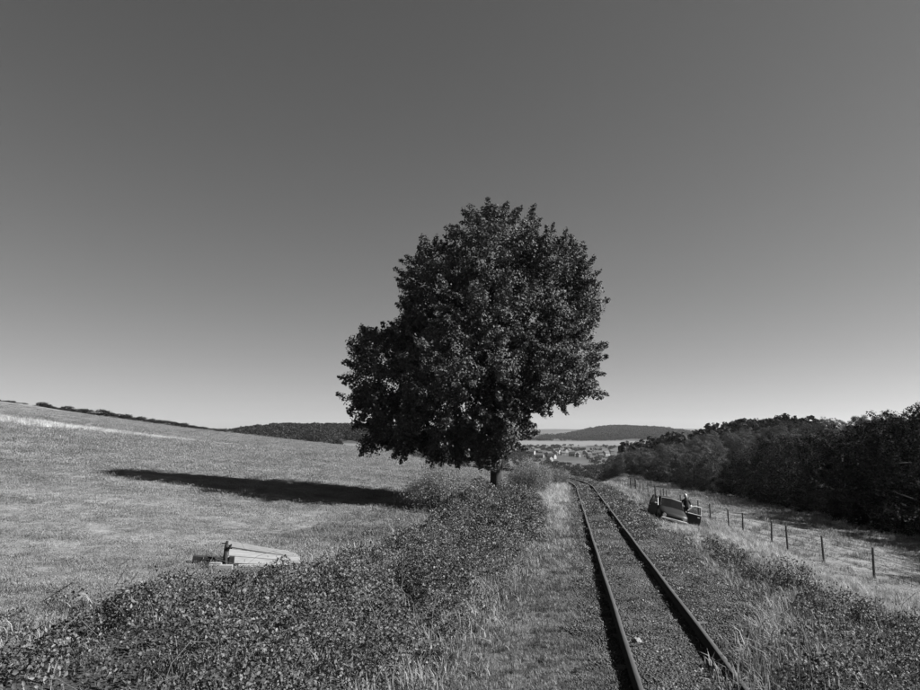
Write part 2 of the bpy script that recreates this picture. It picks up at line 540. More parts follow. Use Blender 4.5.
def edge_dist(P, poly):
    best = np.full(len(P), 1e9); n = len(poly)
    for i in range(n):
        a = np.array(poly[i]); b = np.array(poly[(i + 1) % n]); ab = b - a
        t = np.clip(((P - a) @ ab) / (ab @ ab + 1e-9), 0, 1)
        best = np.minimum(best, np.linalg.norm(P - (a + t[:, None] * ab), axis=1))
    return best

def sample_poly(poly, n):
    poly = np.array(poly); lo, hi = poly.min(0), poly.max(0); out = []
    got = 0
    while got < n:
        P = rng.uniform(lo, hi, (n * 2, 2)); P = P[in_poly(P, poly)]; out.append(P); got += len(P)
    return np.concatenate(out)[:n]

def zrot(n, tilt=.12):
    return np.stack([rng.normal(0, tilt, n), rng.normal(0, tilt, n), rng.random(n) * 6.283], -1)

# bramble thicket outlines (ground plan)
BR1 = [ground_at(*p, lift=.25) for p in [(-70, 668), (0, 646), (60, 616), (130, 598), (200, 584), (300, 572), (335, 552), (385, 540), (418, 526),
       (424, 508), (455, 490), (500, 488), (545, 496), (556, 525), (532, 565), (492, 610), (452, 655), (425, 700)]]
BR1 += [np.array(p) for p in [(-.6, 6.2), (-9, 6.2)]]
BR2 = [ground_at(*p, lift=.3) for p in [(742, 690), (752, 640), (768, 606), (778, 588), (800, 588), (828, 604), (860, 612), (905, 632), (985, 668)]]
BR2 += [np.array(p) for p in [(12.5, 9.0), (6.2, 9.0)]]
BR3 = [ground_at(*p, lift=.15) for p in [(690, 541), (722, 550), (765, 573), (790, 590), (770, 604), (735, 590), (708, 566)]]
HOLLOW = [ground_at(*p, lift=.6) for p in [(396, 556), (408, 585), (420, 606), (434, 622)]]

_gm = bpy.data.meshes['ground']; _gv = np.empty(len(_gm.vertices) * 3, np.float32); _gm.vertices.foreach_get('co', _gv); _gv = _gv.reshape(-1, 3)
_gt = np.empty(len(_gv), np.float32); _gm.attributes['tone'].data.foreach_get('value', _gt)
for _p in (BR1, BR2):                                       # ground set to one dark tone under the thickets
    _gt = np.where(in_poly(_gv[:, :2].astype(float), np.array(_p)), .04, _gt)
_gm.attributes['tone'].data.foreach_set('value', _gt.astype(np.float32))

def thicket(name, poly, n, hmax, label, size=(.03, .095), hollow=None, mat='bramble', ramp=1.3, thin=0):
    P = sample_poly(poly, n)
    if thin:
        P = P[(fbm(P[:, 0] * .8 + 13, P[:, 1] * .8, 3) > thin) | (rng.random(n) < .18)]; n = len(P)
    # ragged outline
    ed0 = edge_dist(P, poly)
    P = P[ed0 > 1.9 * fbm(P[:, 0] * .9 + 3, P[:, 1] * .9, 3) ** 1.4 - .2 - .5 * (rng.random(n) < .08)]; n = len(P)
    ed = edge_dist(P, poly)
    top = hmax * (1 - np.exp(-ed / ramp * 1.6)) * (.12 + 1.7 * fbm(P[:, 0] * .75, P[:, 1] * .75, 3) ** 1.3) + .06
    top += .5 * hmax * (1 - np.abs(2 * vnoise(P[:, 0] * 1.7 + 31, P[:, 1] * 1.7) - 1) - .55) * sstep(ed, .1, .7)
    top += .22 * (vnoise(P[:, 0] * 3.1, P[:, 1] * 3.1) - .5)
    if hollow is not None:
        top *= 1 + .5 * np.exp(-((P[:, 0] - 1.6) / 4.2) ** 2 - ((P[:, 1] - 42) / 7) ** 2)
        hd = np.full(n, 9.0)
        for a, b in zip(hollow[:-1], hollow[1:]):
            ab = b - a; t = np.clip(((P - a) @ ab) / (ab @ ab), 0, 1)
            hd = np.minimum(hd, np.linalg.norm(P - (a + t[:, None] * ab), axis=1))
        top *= .25 + .75 * sstep(hd, .05, .5)
    u = rng.random(n)
    z = height(P[:, 0], P[:, 1]) + top * np.where(u < .72, 1 - .22 * rng.random(n) ** 1.5, rng.random(n)) + np.where(rng.random(n) < .02, rng.random(n) * .3, 0)
    c = np.column_stack([P, z])
    nr = rng.normal(size=(n, 3)) * .75 + np.array([0.05, -.05, .8])
    s = rng.uniform(size[0], size[1], n) * np.clip(np.hypot(P[:, 0], P[:, 1]) / 24, .9, 1.25)
    v, f = leaf_quads(c, nr, s, rng, .2, .7)
    o = npobj(name, v, f, M[mat])
    return tag(o, label, kind='stuff')
thicket('bramble_thicket', BR1, 320000, .80, 'low bramble thicket spreading from the field edge to the big tree', hollow=HOLLOW, thin=.31)
thicket('bramble_thicket', BR2, 38000, .8, 'dark leafy thicket on the bank in the right foreground', size=(.045, .09), mat='weed', thin=.47)
thicket('weed_cover', BR3, 9000, .55, 'dark weeds along the bank between ballast and pale grass', size=(.05, .1), mat='weed', ramp=.8)

# ------------------------------------------------------------------ grass
def weed_patch(name, n, rad, h, s0, s1, mat):
    a = rng.random(n) * 6.283; r = rad * np.sqrt(rng.random(n))
    c = np.stack([r * np.cos(a), r * np.sin(a), h * rng.random(n) * (1 - .6 * r / rad)], -1)
    v, f = leaf_quads(c, rng.normal(size=(n, 3)) * .6 + [0, 0, .8], rng.uniform(s0, s1, n), rng)
    return proto_mesh(name, v, f, mat)
weed_p = [weed_patch('ballast_weed', 60, .25, .1, .03, .07, M['weed']) for _ in range(3)] + [weed_patch('ballast_weed', 60, .3, .16, .03, .08, M['bramble']) for _ in range(2)]
weed_p2 = [weed_patch('edge_weed', 110, .4, .4, .05, .1, M['bramble']) for _ in range(3)]
turf_p = [grass_patch('turf_tuft', 230, .6, .025, .085, .012, 1.7, M['turf']) for _ in range(4)]
verge_p = [grass_patch('verge_tuft', 130, .5, .07, .26, .013, 1.0, M['verge'], clump=9) for _ in range(4)]
straw_p = [grass_patch('straw_tuft', 90, .4, .25, .62, .009, .8, M['straw'], clump=5) for _ in range(3)] + \
          [grass_patch('straw_tuft', 60, .4, .15, .4, .010, 1.1, M['verge'], clump=5) for _ in range(2)]

def polar_points(n, r0, r1, a0, a1, power=1.0):
    """even-looking cover that thins out with distance"""
    r = r0 * (r1 / r0) ** rng.random(n) if power == 0 else (r0 ** power + (r1 ** power - r0 ** power) * rng.random(n)) ** (1 / power)
    a = np.radians(rng.uniform(a0, a1, n))
    return np.stack([r * np.sin(a), r * np.cos(a)], -1)

def place(P, smul):
    z = height(P[:, 0], P[:, 1])
    n = len(P)
    return np.column_stack([P, z]), zrot(n), smul * rng.uniform(.75, 1.3, n)

P = polar_points(34000, 8, 330, -40, 14, .35)
d = P[:, 0] - track_x(P[:, 1])
keep = (d < -6.3) & ~in_poly(P, np.array(BR1)) & (P[:, 0] < 3)
P = P[keep]
p3, ro, sc = place(P, np.clip(np.hypot(P[:, 0], P[:, 1]) / 34, .8, 3.0))
sc *= .7 + .7 * fbm(P[:, 0] * .3, P[:, 1] * .5)
scatter('field_grass', p3, ro, sc, turf_p, 'short dry mown grass covering the rising field')

# verge between brambles and track, and the bank on the right
P = polar_points(24000, 6.5, 115, -22, 42, .45)
d = P[:, 0] - track_x(P[:, 1]); ow = np.array(BR1)
lf = (d < -1.25) & (d > -12) & ~in_poly(P, ow)
rt = (d > 2.3) & (d < 8.5)
mid = (np.abs(d) < .62) & (rng.random(len(P)) < .25 + .5 * (vnoise(P[:, 0] * .7, P[:, 1] * .4) > .6))
gap = (rng.random(len(P)) < np.where(d > 0, .35 + .65 * sstep(d, 3.0, 5), .75 + .25 * sstep(-d, 1.6, 3.0)))
P = P[((lf | rt) & gap) | mid]
d = P[:, 0] - track_x(P[:, 1])
p3, ro, sc = place(P, np.clip(np.hypot(P[:, 0], P[:, 1]) / 30, .7, 2.2))
sc *= np.where(np.abs(d) < 1, .45, 1.0) * np.where((d < 0) & (d > -3.2), .5, .8)
scatter('verge_grass', p3, ro, sc, verge_p, 'patchy verge grass on both sides of the railway track')

n = 5200
yy = 6 * (60 / 6) ** rng.random(n); dd = rng.uniform(-5.2, -1.15, n)
P = np.column_stack([track_x(yy) + dd, yy])
P = P[~in_poly(P, np.array(BR1)) & (fbm(P[:, 0] * 1.1, P[:, 1] * .8, 3) > .36)]
p3, ro, sc = place(P, np.clip(P[:, 1] / 34, .42, 1.3))
scatter('trackside_grass', p3, ro, sc, verge_p + [grass_patch('verge_tuft', 150, .5, .1, .3, .012, 1.5, M['weed'], clump=7)], 'short mottled grass between the brambles and the left rail')

# tall pale grass: track verge by the tree, bank top on the right, strip across the far field
A = []
for n, poly in ((900, [(545, 500), (575, 480), (590, 500), (600, 540), (575, 560), (556, 545)]),
                (420, [(520, 492), (560, 478), (570, 492), (550, 505)]),
                (260, [(600, 484), (625, 490), (655, 512), (640, 524), (615, 505)]),
                (900, [(700, 520), (770, 548), (840, 580), (920, 600), (1000, 640), (1000, 690), (905, 628), (840, 600), (780, 575), (715, 538)]),
                (160, [(640, 525), (700, 528), (690, 536), (650, 533)])):
    A.append(sample_poly([ground_at(*q) for q in poly], n))
P = np.concatenate(A)
d = P[:, 0] - track_x(P[:, 1]); P = P[(d < -1.7) | (d > 2.6)]
p3, ro, sc = place(P, np.clip(np.hypot(P[:, 0], P[:, 1]) / 45, .55, 1.3))
scatter('straw_grass', p3, ro, sc, straw_p, 'tall pale dry grass standing along the track and bank')

P = sample_poly(BR1, 150); P = P[edge_dist(P, BR1) > .1]
P2 = sample_poly(BR2, 60); P = np.concatenate([P, P2])
p3, ro, sc = place(P, .55 + .9 * rng.random(len(P)))
for poly, n in ((BR1, 4200), (BR2, 1300), (BR3, 260)):
    Q = sample_poly(poly, n); Q = Q[fbm(Q[:, 0] * .6 + 7, Q[:, 1] * .6, 3) + .35 * np.exp(-edge_dist(Q, poly) / .5) > .5]
    q3, qr, qs = place(Q, .8 + 1.0 * rng.random(len(Q)))
    scatter('thicket_grass', q3, qr, qs, straw_p[3:] + verge_p[:1], {4200: 'grass growing through the wide bramble thicket left of the track', 1300: 'grass growing through the thicket in the right foreground', 260: 'grass among the weeds along the top of the bank'}[n])
stalk_p = [grass_patch('dry_stalk', 7, .35, .5, 1.05, .007, .9, M['verge'], clump=4) for _ in range(3)]
scatter('dry_stalks', p3, ro, sc, stalk_p, 'thin dry stalks sticking out of the bramble thickets')

# weeds straying from the brambles into the field
Q = polar_points(9000, 8, 40, -38, 2, .8); Q = Q[~in_poly(Q, np.array(BR1))]; Q = Q[(edge_dist(Q, BR1) < 2.6 * rng.random(len(Q)) ** 2) & (Q[:, 0] - track_x(Q[:, 1]) < -5)]
_bp = ground_at(262, 565); Q = Q[(np.hypot(Q[:, 0] - _bp[0], (Q[:, 1] - _bp[1]) * .7) > 1.9) & (rng.random(len(Q)) < .5)]
q3, qr, qs = place(Q, .4 + .5 * rng.random(len(Q)))
scatter('field_edge_weeds', q3, qr, qs, weed_p2, 'weeds straggling from the brambles into the mown field')
# arching bramble canes
mbc = MB()
for q in np.concatenate([sample_poly(BR1, 150), sample_poly(BR2, 30)]):
    z = hz(q[0], q[1]); a = random.uniform(0, 6.28); L_ = random.uniform(.6, 1.5); hh = random.uniform(.7, 1.25) * (1.25 if q[1] > 30 else 1)
    b = Vector((q[0], q[1], z + .1)); d_ = Vector((math.cos(a), math.sin(a), 0))
    mbc.tube([b, b + d_ * L_ * .25 + Vector((0, 0, hh * .75)), b + d_ * L_ * .55 + Vector((0, 0, hh)), b + d_ * L_ * .85 + Vector((0, 0, hh * .9)), b + d_ * L_ * 1.1 + Vector((0, 0, hh * .6))], [.007, .006, .006, .005, .003], 4, cap=False)
tag(mbc.build('bramble_canes', M['twig']), 'thin arching canes rising out of the bramble thickets', kind='stuff')

t = rng.random(2200) ** 1.1
P = np.column_stack([-84 + 46 * t, 116 + 6 * t + rng.normal(0, 3.0, 2200) * (1.12 - t)])
ok = fbm(P[:, 0] * .25, P[:, 1] * .4, 3) > .3; P = P[ok]; t = t[ok]
p3, ro, sc = place(P, 2.2 * (1.25 - t))
scatter('pale_grass_strip', p3, ro, sc, [grass_patch('straw_tuft', 90, .4, .25, .62, .012, .8, M['pale_straw'], clump=5) for _ in range(2)], 'strip of tall pale grass left standing high on the field')

# meadow beyond the fence
P = polar_points(9000, 14, 260, 2, 42, .5)
d = P[:, 0] - track_x(P[:, 1])
P = P[(d > 8) & (P[:, 0] < wood_edge(P[:, 1]) + 2)]
p3, ro, sc = place(P, np.clip(np.hypot(P[:, 0], P[:, 1]) / 38, .8, 2.6))
scatter('meadow_grass', p3, ro, sc, turf_p + verge_p[:2], 'meadow grass between the wire fence and the wood')

# ballast
def stone_patch(name, n, rad, s0, s1):
    V = []; F = []
    base = np.array([[1, 0, 0], [-1, 0, 0], [0, 1, 0], [0, -1, 0], [0, 0, 1], [0, 0, -1]], float)
    tri = np.array([[0, 2, 4], [2, 1, 4], [1, 3, 4], [3, 0, 4], [2, 0, 5], [1, 2, 5], [3, 1, 5], [0, 3, 5]])
    for i in range(n):
        s = rng.uniform(s0, s1); q = base * rng.uniform(.6, 1.15, (6, 1)) * s * np.array([1, 1, .75])
        th = rng.random() * 6.28; tl = rng.normal(0, .6)
        ca, sa = math.cos(th), math.sin(th); cb, sb = math.cos(tl), math.sin(tl)
        rm = np.array([[ca, -sa, 0], [sa, ca, 0], [0, 0, 1]]) @ np.array([[1, 0, 0], [0, cb, -sb], [0, sb, cb]])
        r = rad * math.sqrt(rng.random()); a = rng.random() * 6.28
        V.append(q @ rm.T + np.array([r * math.cos(a), r * math.sin(a), rng.uniform(-.01, .022)])); F.append(tri + 6 * i)
    return proto_mesh(name, np.concatenate(V), np.concatenate(F), M['stone'])
stone_p = [stone_patch('ballast', 170, .42, .018, .045) for _ in range(4)]
n = 7000
yy = 6 * (110 / 6) ** rng.random(n)
dd = np.where(rng.random(n) < .55, rng.uniform(-.62, .62, n), rng.uniform(-1.5, 3.0, n))
ok = (np.abs(np.abs(dd) - .755) > .3)
P = np.column_stack([track_x(yy) + dd, yy])[ok]
p3, ro, sc = place(P, np.clip(P[:, 1] / 30, .8, 1.6)); ro[:, :2] *= .2
p3[:, 2] += .012
scatter('ballast_gravel', p3, ro, np.minimum(sc, 1.25), stone_p, 'grey track ballast gravel between and beside the rails')

# low weeds in the ballast
n = 5200
yy = 6 * (100 / 6) ** rng.random(n)
dd = rng.uniform(-1.5, 3.6, n)
P = np.column_stack([track_x(yy) + dd, yy])
P = P[(np.abs(np.abs(dd) - .755) > .22) & (vnoise(P[:, 0] * 1.2 + 40, P[:, 1] * .6) > .36)]
p3, ro, sc = place(P, np.clip(P[:, 1] / 25, .7, 1.8))
scatter('ballast_weeds', p3, ro, sc, weed_p, 'small weeds creeping through the ballast of the track')

# ------------------------------------------------------------------ railway track
def build_track():
    root = empty('railway_track', (track_x(12.0), 12.0, float(track_z(12.0)) - .2))
    tag(root, 'single railway track running past the big tree and curving left', 'railway track')
    inv = Matrix.Translation(-root.location)
    ys = np.concatenate([np.arange(2, 60, 2.0), np.arange(60, 128, 1.2)])
    prof = [(-.07, -.172), (.07, -.172), (.07, -.160), (.018, -.142), (.010, -.125), (.010, -.048), (.036, -.036), (.036, -.004), (.030, 0), (-.030, 0), (-.036, -.004), (-.036, -.036), (-.010, -.048), (-.010, -.125), (-.018, -.142), (-.07, -.160)]
    dx = np.gradient(track_x(ys), ys)
    nx, ny = 1 / np.hypot(1, dx), -dx / np.hypot(1, dx)
    tz = track_z(ys) - .0009 * np.clip(ys - 106, 0, None) ** 2
    for s in (-1, 1):
        wob = .006 * np.sin(ys * .9 + s) 
        V = []
        for (px, pz) in prof:
            o = s * .755 + px + wob
            V.append(np.stack([track_x(ys) + nx * o, ys + ny * o, tz + pz + .004 * np.sin(ys * .5)], -1))
        V = np.stack(V, 1).reshape(-1, 3) - np.array(root.location)
        m = len(prof); k = len(ys)
        i = np.arange(k - 1)[:, None]; j = np.arange(m)[None]
        f = np.stack([i * m + j, (i + 1) * m + j, (i + 1) * m + (j + 1) % m, i * m + (j + 1) % m], -1).reshape(-1, 4)
        rail = npobj('rail', V, [f, np.array([list(range(m))])], M['rail'], root)
        rail.data.materials.append(M['railtop'])
        mi = np.zeros(len(rail.data.polygons), np.int32)
        jj = np.tile(np.arange(m), k - 1)
        mi[:len(jj)][(jj == 8) | (jj == 7) | (jj == 9)] = 1
        rail.data.polygons.foreach_set('material_index', mi)
    sl = MB().box((0, 0, 0), (2.5, .25, .14)).mesh('sleeper', .012); sl.materials.append(M['sleeper'])
    y = 5.0
    while y < 112:
        o = link('sleeper', sl, parent=root)
        o.location = Vector((float(track_x(y)), y, float(track_z(y)) - .205 - .07 + random.uniform(-.012, .004))) - root.location
        o.rotation_euler = (0, 0, -math.atan((track_x(y + .5) - track_x(y - .5))) + random.uniform(-.02, .02))
        y += .66
build_track()

# ------------------------------------------------------------------ trees
def limbs(mb, base, h, r, targets, seed):
    """tapering trunk and limbs reaching for the points in targets"""
    rd = random.Random(seed)
    base = Vector(base)
    tp = [base + Vector((0, 0, -.4)), base + Vector((.02, 0, .25)), base + Vector((.06, 0, h * .2)), base + Vector((rd.uniform(-.2, .2), rd.uniform(-.2, .2), h * .45)), base + Vector((rd.uniform(-.5, .5), rd.uniform(-.5, .5), h * .85))]
    mb.tube(tp, [r * 1.45, r * 1.1, r * .9, r * .6, r * .15], 10)
    for t in targets:
        t = Vector(t)
        k = rd.uniform(.22, .6); a = base + Vector((0.05, 0, h * k))
        if t.z < a.z: a.z = base.z + (t.z - base.z) * .75
        mid = a.lerp(t, .5) + Vector((rd.uniform(-.4, .4), rd.uniform(-.4, .4), rd.uniform(0, .8)))
        q = a.lerp(t, .8) + Vector((rd.uniform(-.3, .3), rd.uniform(-.3, .3), rd.uniform(-.1, .4)))
        w = r * rd.uniform(.25, .42)
        mb.tube([a, a.lerp(mid, .5), mid, q, t], [w, w * .8, w * .55, w * .35, w * .12], 6, cap=False)

def crown_leaves(ells, n_clump, per, size, rd, up=.35, inner=.25, clump_r=(.5, 1.05), sky_gap=0.0):
    """ells: list of (centre, radii). Leaves gathered in clumps near the outer shell of their union."""
    w = np.array([e[1][0] * e[1][2] + e[1][0] * e[1][1] + e[1][1] * e[1][2] for e in ells]); w = w / w.sum()
    C = []; O = []
    while len(C) < n_clump:
        k = rd.choice(len(ells), p=w); c0, r0 = np.array(ells[k][0]), np.array(ells[k][1])
        u = rd.normal(size=3); u /= np.linalg.norm(u)
        q = rd.uniform(.86, 1.02) if rd.random() > inner else rd.uniform(.45, .85)
        p = c0 + u * r0 * q
        deep = False
        for j, (c1, r1) in enumerate(ells):
            if j != k and (((p - np.array(c1)) / np.array(r1)) ** 2).sum() < .62: deep = True
        if deep and rd.random() > .12: continue
        C.append(p); O.append(u)
    C = np.array(C); O = np.array(O)
    cr = rd.uniform(clump_r[0], clump_r[1], len(C))
    idx = np.repeat(np.arange(len(C)), (per * (cr / np.mean(cr)) ** 2).astype(int))
    m = len(idx)
    u = rd.normal(size=(m, 3)); u /= np.linalg.norm(u, axis=1, keepdims=True)
    rr = cr[idx][:, None] * rd.random((m, 1)) ** .4
    p = C[idx] + u * rr * np.array([1, 1, .8])
    nr = u * .8 + O[idx] * .35 + rd.normal(size=(m, 3)) * .45 + np.array([0, 0, up])
    s = rd.uniform(size[0], size[1], m)
    return p, nr, s, C

def crown_sprays(ells, n_spray, per, size, rd, length=(.9, 2.0), fat=.42, up=.3):
    """leafy twigs that start inside the crown and reach outwards past its outline"""
    w = np.array([e[1][0] * e[1][2] + e[1][0] * e[1][1] + e[1][1] * e[1][2] for e in ells]); w = w / w.sum()
    A = []; D = []
    while len(A) < n_spray:
        k = rd.choice(len(ells), p=w); c0, r0 = np.array(ells[k][0]), np.array(ells[k][1])
        u = rd.normal(size=3); u /= np.linalg.norm(u)
        p = c0 + u * r0 * rd.uniform(.72, .98)
        if any(j != k and (((p - np.array(c1)) / np.array(r1)) ** 2).sum() < .55 for j, (c1, r1) in enumerate(ells)) and rd.random() > .1: continue
        d = u + rd.normal(size=3) * .35 + np.array([0, 0, .12 if u[2] > -.2 else -.1]); d /= np.linalg.norm(d)
        A.append(p - d * .35); D.append(d)
    A = np.array(A); D = np.array(D); L_ = rd.uniform(length[0], length[1], n_spray)
    idx = np.repeat(np.arange(n_spray), (per * L_ / L_.mean()).astype(int)); m = len(idx)
    t = rd.random(m) ** .8
    rr = fat * (1 - .75 * t) * (.6 + .4 * L_[idx])
    off = rd.normal(size=(m, 3)); off /= np.linalg.norm(off, axis=1, keepdims=True); off *= (rr * rd.random(m) ** .5)[:, None]
    p = A[idx] + D[idx] * (t * L_[idx])[:, None] + off
    nr = off / (np.linalg.norm(off, axis=1, keepdims=True) + 1e-6) * .5 + rd.normal(size=(m, 3)) * .45 + np.array([0, 0, up]) + D[idx] * .25
    return p, nr, rd.uniform(size[0], size[1], m), A

def big_tree():
    Y = 45.0
    base = at(496, 488, Y); base.z = hz(base.x, base.y) - .05
    root = empty('maple_tree', base)
    tag(root, 'big lone broadleaf tree with dense dark crown beside the railway track', 'tree')
    k = Y / FPX
    def E(px, py, rx, rz, dy=0, ry=None):
        c = at(px, py, Y + dy) - base
        return ((c.x, c.y, c.z), (rx * k, (ry or rx) * k, rz * k))
    ells = [E(499, 262, 58, 56), E(440, 286, 36, 44, 0, 42), E(428, 312, 24, 26, 0, 40), E(548, 288, 44, 56), E(572, 285, 20, 28, 0, 30), E(500, 342, 90, 66, -.5, 98), E(388, 380, 36, 47, -.5, 58), E(372, 348, 17, 19), E(394, 343, 17, 18), E(356, 402, 14, 13),
            E(403, 424, 33, 25, -1, 62), E(450, 424, 43, 33, -2, 84), E(492, 420, 33, 35, -2, 70), E(566, 360, 34, 42, 0, 52), E(580, 388, 20, 15, 1, 30), E(424, 345, 34, 36, 0, 56),
            E(535, 368, 43, 37, -1, 84), E(470, 378, 76, 55, -2, 100), E(582, 303, 18, 19, 0, 28), E(372, 440, 10, 8, 0, 20)]
    rd = np.random.default_rng(3)
    core = [(c, tuple(q * .86 for q in r)) for c, r in ells]
    p, nr, s, C = crown_leaves(core, 420, 230, (.11, .2), rd, .3, .45, (.5, 1.0))
    p2, nr2, s2, C2 = crown_sprays(ells, 1350, 128, (.095, .19), rd, (.75, 1.6), .48)
    p, nr, s = np.concatenate([p, p2]), np.concatenate([nr, nr2]), np.concatenate([s, s2])
    v, f = leaf_quads(p, nr, s, rd, .22, .8)
    npobj('crown', v, f, M['leaf'], root)
    mb = MB()
    pick = rd.choice(len(C), 60, replace=False)
    limbs(mb, (0, 0, 0), 15, .42, [tuple(C[i] * np.array([.80, .80, .9])) for i in pick], 4)
    mb.build('trunk', M['bark'], root, smooth=True)
big_tree()

def tree_kind(seed, h, wid, leaf=.25, n_clump=190, per=95, low=.0):
    rd = np.random.default_rng(seed)
    ells = [((0, 0, h * .55), (wid * .42, wid * .42, h * .36))]
    for i in range(9):
        a = rd.random() * 6.28; q = rd.uniform(.2, .36) * wid; z = rd.uniform(low + .1, .82) * h
        r = rd.uniform(.18, .28) * wid
        ells.append(((q * math.cos(a), q * math.sin(a), z), (r, r, r * rd.uniform(.8, 1.3))))
    if h > 6:
        for i in range(6):
            a = i * 1.05 + rd.random() * .5; q = rd.uniform(.25, .4) * wid; r = rd.uniform(.16, .22) * wid
            ells.append(((q * math.cos(a), q * math.sin(a), h * rd.uniform(.1, .22)), (r, r, r)))
    ells.append(((rd.normal(0, .3), rd.normal(0, .3), h * .86), (wid * .2, wid * .2, h * .13)))
    p, nr, s, C = crown_leaves(ells, n_clump, per, (leaf * .7, leaf * 1.25), rd, .3, .15, (.6, 1.25))
    v, f = leaf_quads(p, nr, s, rd, .2, .75)
    cm = bpy.data.meshes.new('crown'); set_mesh(cm, v, f); cm.materials.append(M['wood_leaf'])
    mb = MB()
    limbs(mb, (0, 0, 0), h * .8, h * .022, [tuple(C[i] * .92) for i in rd.choice(len(C), 12, replace=False)], seed)
    tm = mb.mesh('trunk', smooth=True); tm.materials.append(M['bark'])
    return cm, tm, h
KINDS = [tree_kind(21, 12, 9), tree_kind(22, 13.5, 8.5), tree_kind(23, 11, 10), tree_kind(24, 10, 8), tree_kind(25, 14, 10)]

HILL_KINDS = []  # same crowns, leaf tone lifted to look sunlit
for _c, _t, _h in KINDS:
    _c = _c.copy(); _c.materials.clear(); _c.materials.append(M['sunlit_hill_leaf']); HILL_KINDS.append((_c, _t, _h))

def put_tree(name, k, x, y, s, label, group, sz=1.0, cat='tree'):
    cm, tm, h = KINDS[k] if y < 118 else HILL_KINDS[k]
    e = empty(name, (x, y, hz(x, y) - .15), (0, 0, random.uniform(0, 6.28)))
    e.scale = (s, s, s * sz)
    tag(e, label, cat, group)
    link('crown', cm, parent=e); link('trunk', tm, parent=e)
    return e

def build_wood():
    rd = random.Random(8)
    # front row, told apart by their place along the wood's edge
    row = []
    y = 19.0
    while y < 260:
        row.append((float(wood_edge(y)) + rd.uniform(0, 2.5), y)); y += rd.uniform(4.0, 5.6) * (1 + y / 260)
    for i, (x, y) in enumerate(row):
        put_tree('broadleaf_tree', rd.randrange(5), x, y, rd.uniform(.94, 1.06) * float(np.interp(y, [20, 45, 60, 90, 110, 150], [1.0, .98, .92, .84, .66, .58])), 'dark broadleaf tree in the front row of the wood behind the meadow' if y < 118 else 'lower paler tree along the far edge of the wood, beyond the dark block', 'front row of the wood' if y < 118 else 'far edge of the wood', rd.uniform(.8, .95))
    for r in range(1, 10):
        y = (20.0 if r < 3 else 36.0) + r * 2
        while y < 330:
            x = float(wood_edge(y)) + r * (6.5 if y < 105 else 5.6) + rd.uniform(-2, 2)
            if x / y < (.80 if y > 36 else 3) and x / y > .12:
                put_tree('broadleaf_tree', rd.randrange(5), x, y, rd.uniform(.85, 1.08) * float(np.interp(y, [20, 45, 60, 90, 110, 150], [1.0, .98, .92, .82, .64, .56])), 'dark broadleaf tree rising behind the front row of the wood' if y < 118 else 'paler tree on the wooded hillside beyond the dark block of wood', 'trees deeper in the wood' if y < 118 else 'trees on the wooded hillside', rd.uniform(.8, 1.0))
            y += rd.uniform(5.4, 8.0) * (1 + y / 300)
build_wood()

# row of bushes along the skyline of the field
def build_skyline():
    rd = random.Random(4)
    cm, tm, h = tree_kind(41, 4.0, 4.2, .36, 30, 50)
    cm2, tm2, h2 = tree_kind(42, 3.0, 4.6, .36, 30, 50)
    for px in np.arange(-12, 226, 3.6):
        px = px + rd.uniform(-1.5, 1.5)
        if 36 > px > 24 and rd.random() < .7: continue
        a, _ = pray(px, 420)
        ys = np.arange(150, 420, 3.0)
        ang = (height(a * ys, ys) - CAM_H) / ys
        Y = float(ys[np.argmax(ang)]) + 4
        x = a * Y
        k = rd.random()
        s = rd.uniform(.3, .62) * (1.25 if 95 < px < 130 else 1) * (.6 if px < 24 else 1)
        e = empty('hedge_bush', (x, Y, hz(x, Y) - .5), (0, 0, rd.uniform(0, 6.28))); e.scale = (s * 2.3, s * 2.3, s)
        tag(e, 'small dark bush in the hedge row along the skyline of the field', 'bush', 'hedge row on the field skyline')
        link('crown', cm if k < .5 else cm2, parent=e); link('trunk', tm if k < .5 else tm2, parent=e)
build_skyline()

# far woods that read as masses
def blob_tree(seed, n=150, leaf=1.5):
    rd = np.random.default_rng(seed)
    ells = [((0, 0, 5), (4, 4, 4))] + [((rd.normal(0, 2), rd.normal(0, 2), rd.uniform(3, 7)), (2.2, 2.2, 2.2)) for _ in range(4)]
    p, nr, s, C = crown_leaves(ells, 30, n // 30 * 2, (leaf * .7, leaf * 1.3), rd, .3, .1, (.8, 1.4))
    v, f = leaf_quads(p, nr, s, rd, .2, .85)
    return proto_mesh('far_crown', v, f, M['wood_leaf'])
far_p = [blob_tree(60 + i) for i in range(4)]

def far_wood(name, n, fx, label, s=1.0):
    P = fx(n)
    z = height(P[:, 0], P[:, 1])
    scatter(name, np.column_stack([P, z - 1]), zrot(len(P), .05), s * rng.uniform(.7, 1.3, len(P)), far_p, label)

def f_hillc(n):
    P = np.column_stack([rng.uniform(-430, 5, n), rng.uniform(640, 1000, n)])
    u = P[:, 0] / P[:, 1]
    field = (u > -.172) & (u < -.10) & (P[:, 1] < 830) & (P[:, 1] > 640)
    return P[~field]
far_wood('far_wood', 5200, f_hillc, 'dark wooded hill beyond the field to the left of the tree', 1.0)
def f_hilla(n):
    P = np.column_stack([rng.uniform(60, 1100, n), rng.uniform(2050, 2750, n)])
    ax = P[:, 0] - 640
    k = np.exp(-np.abs(ax / np.where(ax < 0, 260, 260)) ** 4)
    return P[rng.random(n) < k]
far_wood('far_wood', 7000, f_hilla, 'wooded flat-topped hill in the distance beyond the village', 1.5)
def f_side(n):
    P = np.column_stack([rng.uniform(40, 420, n), rng.uniform(265, 900, n)])
    w = (P[:, 0] - .19 * P[:, 1] > 18 + 12 * (fbm(P[:, 0] * .02, P[:, 1] * .02) - .5)) & (P[:, 0] / P[:, 1] < .5)
    sp = np.exp(-((P[:, 0] - 190) / 48) ** 2 - ((P[:, 1] - 560) / 150) ** 2) > .35
    return P[w | sp]
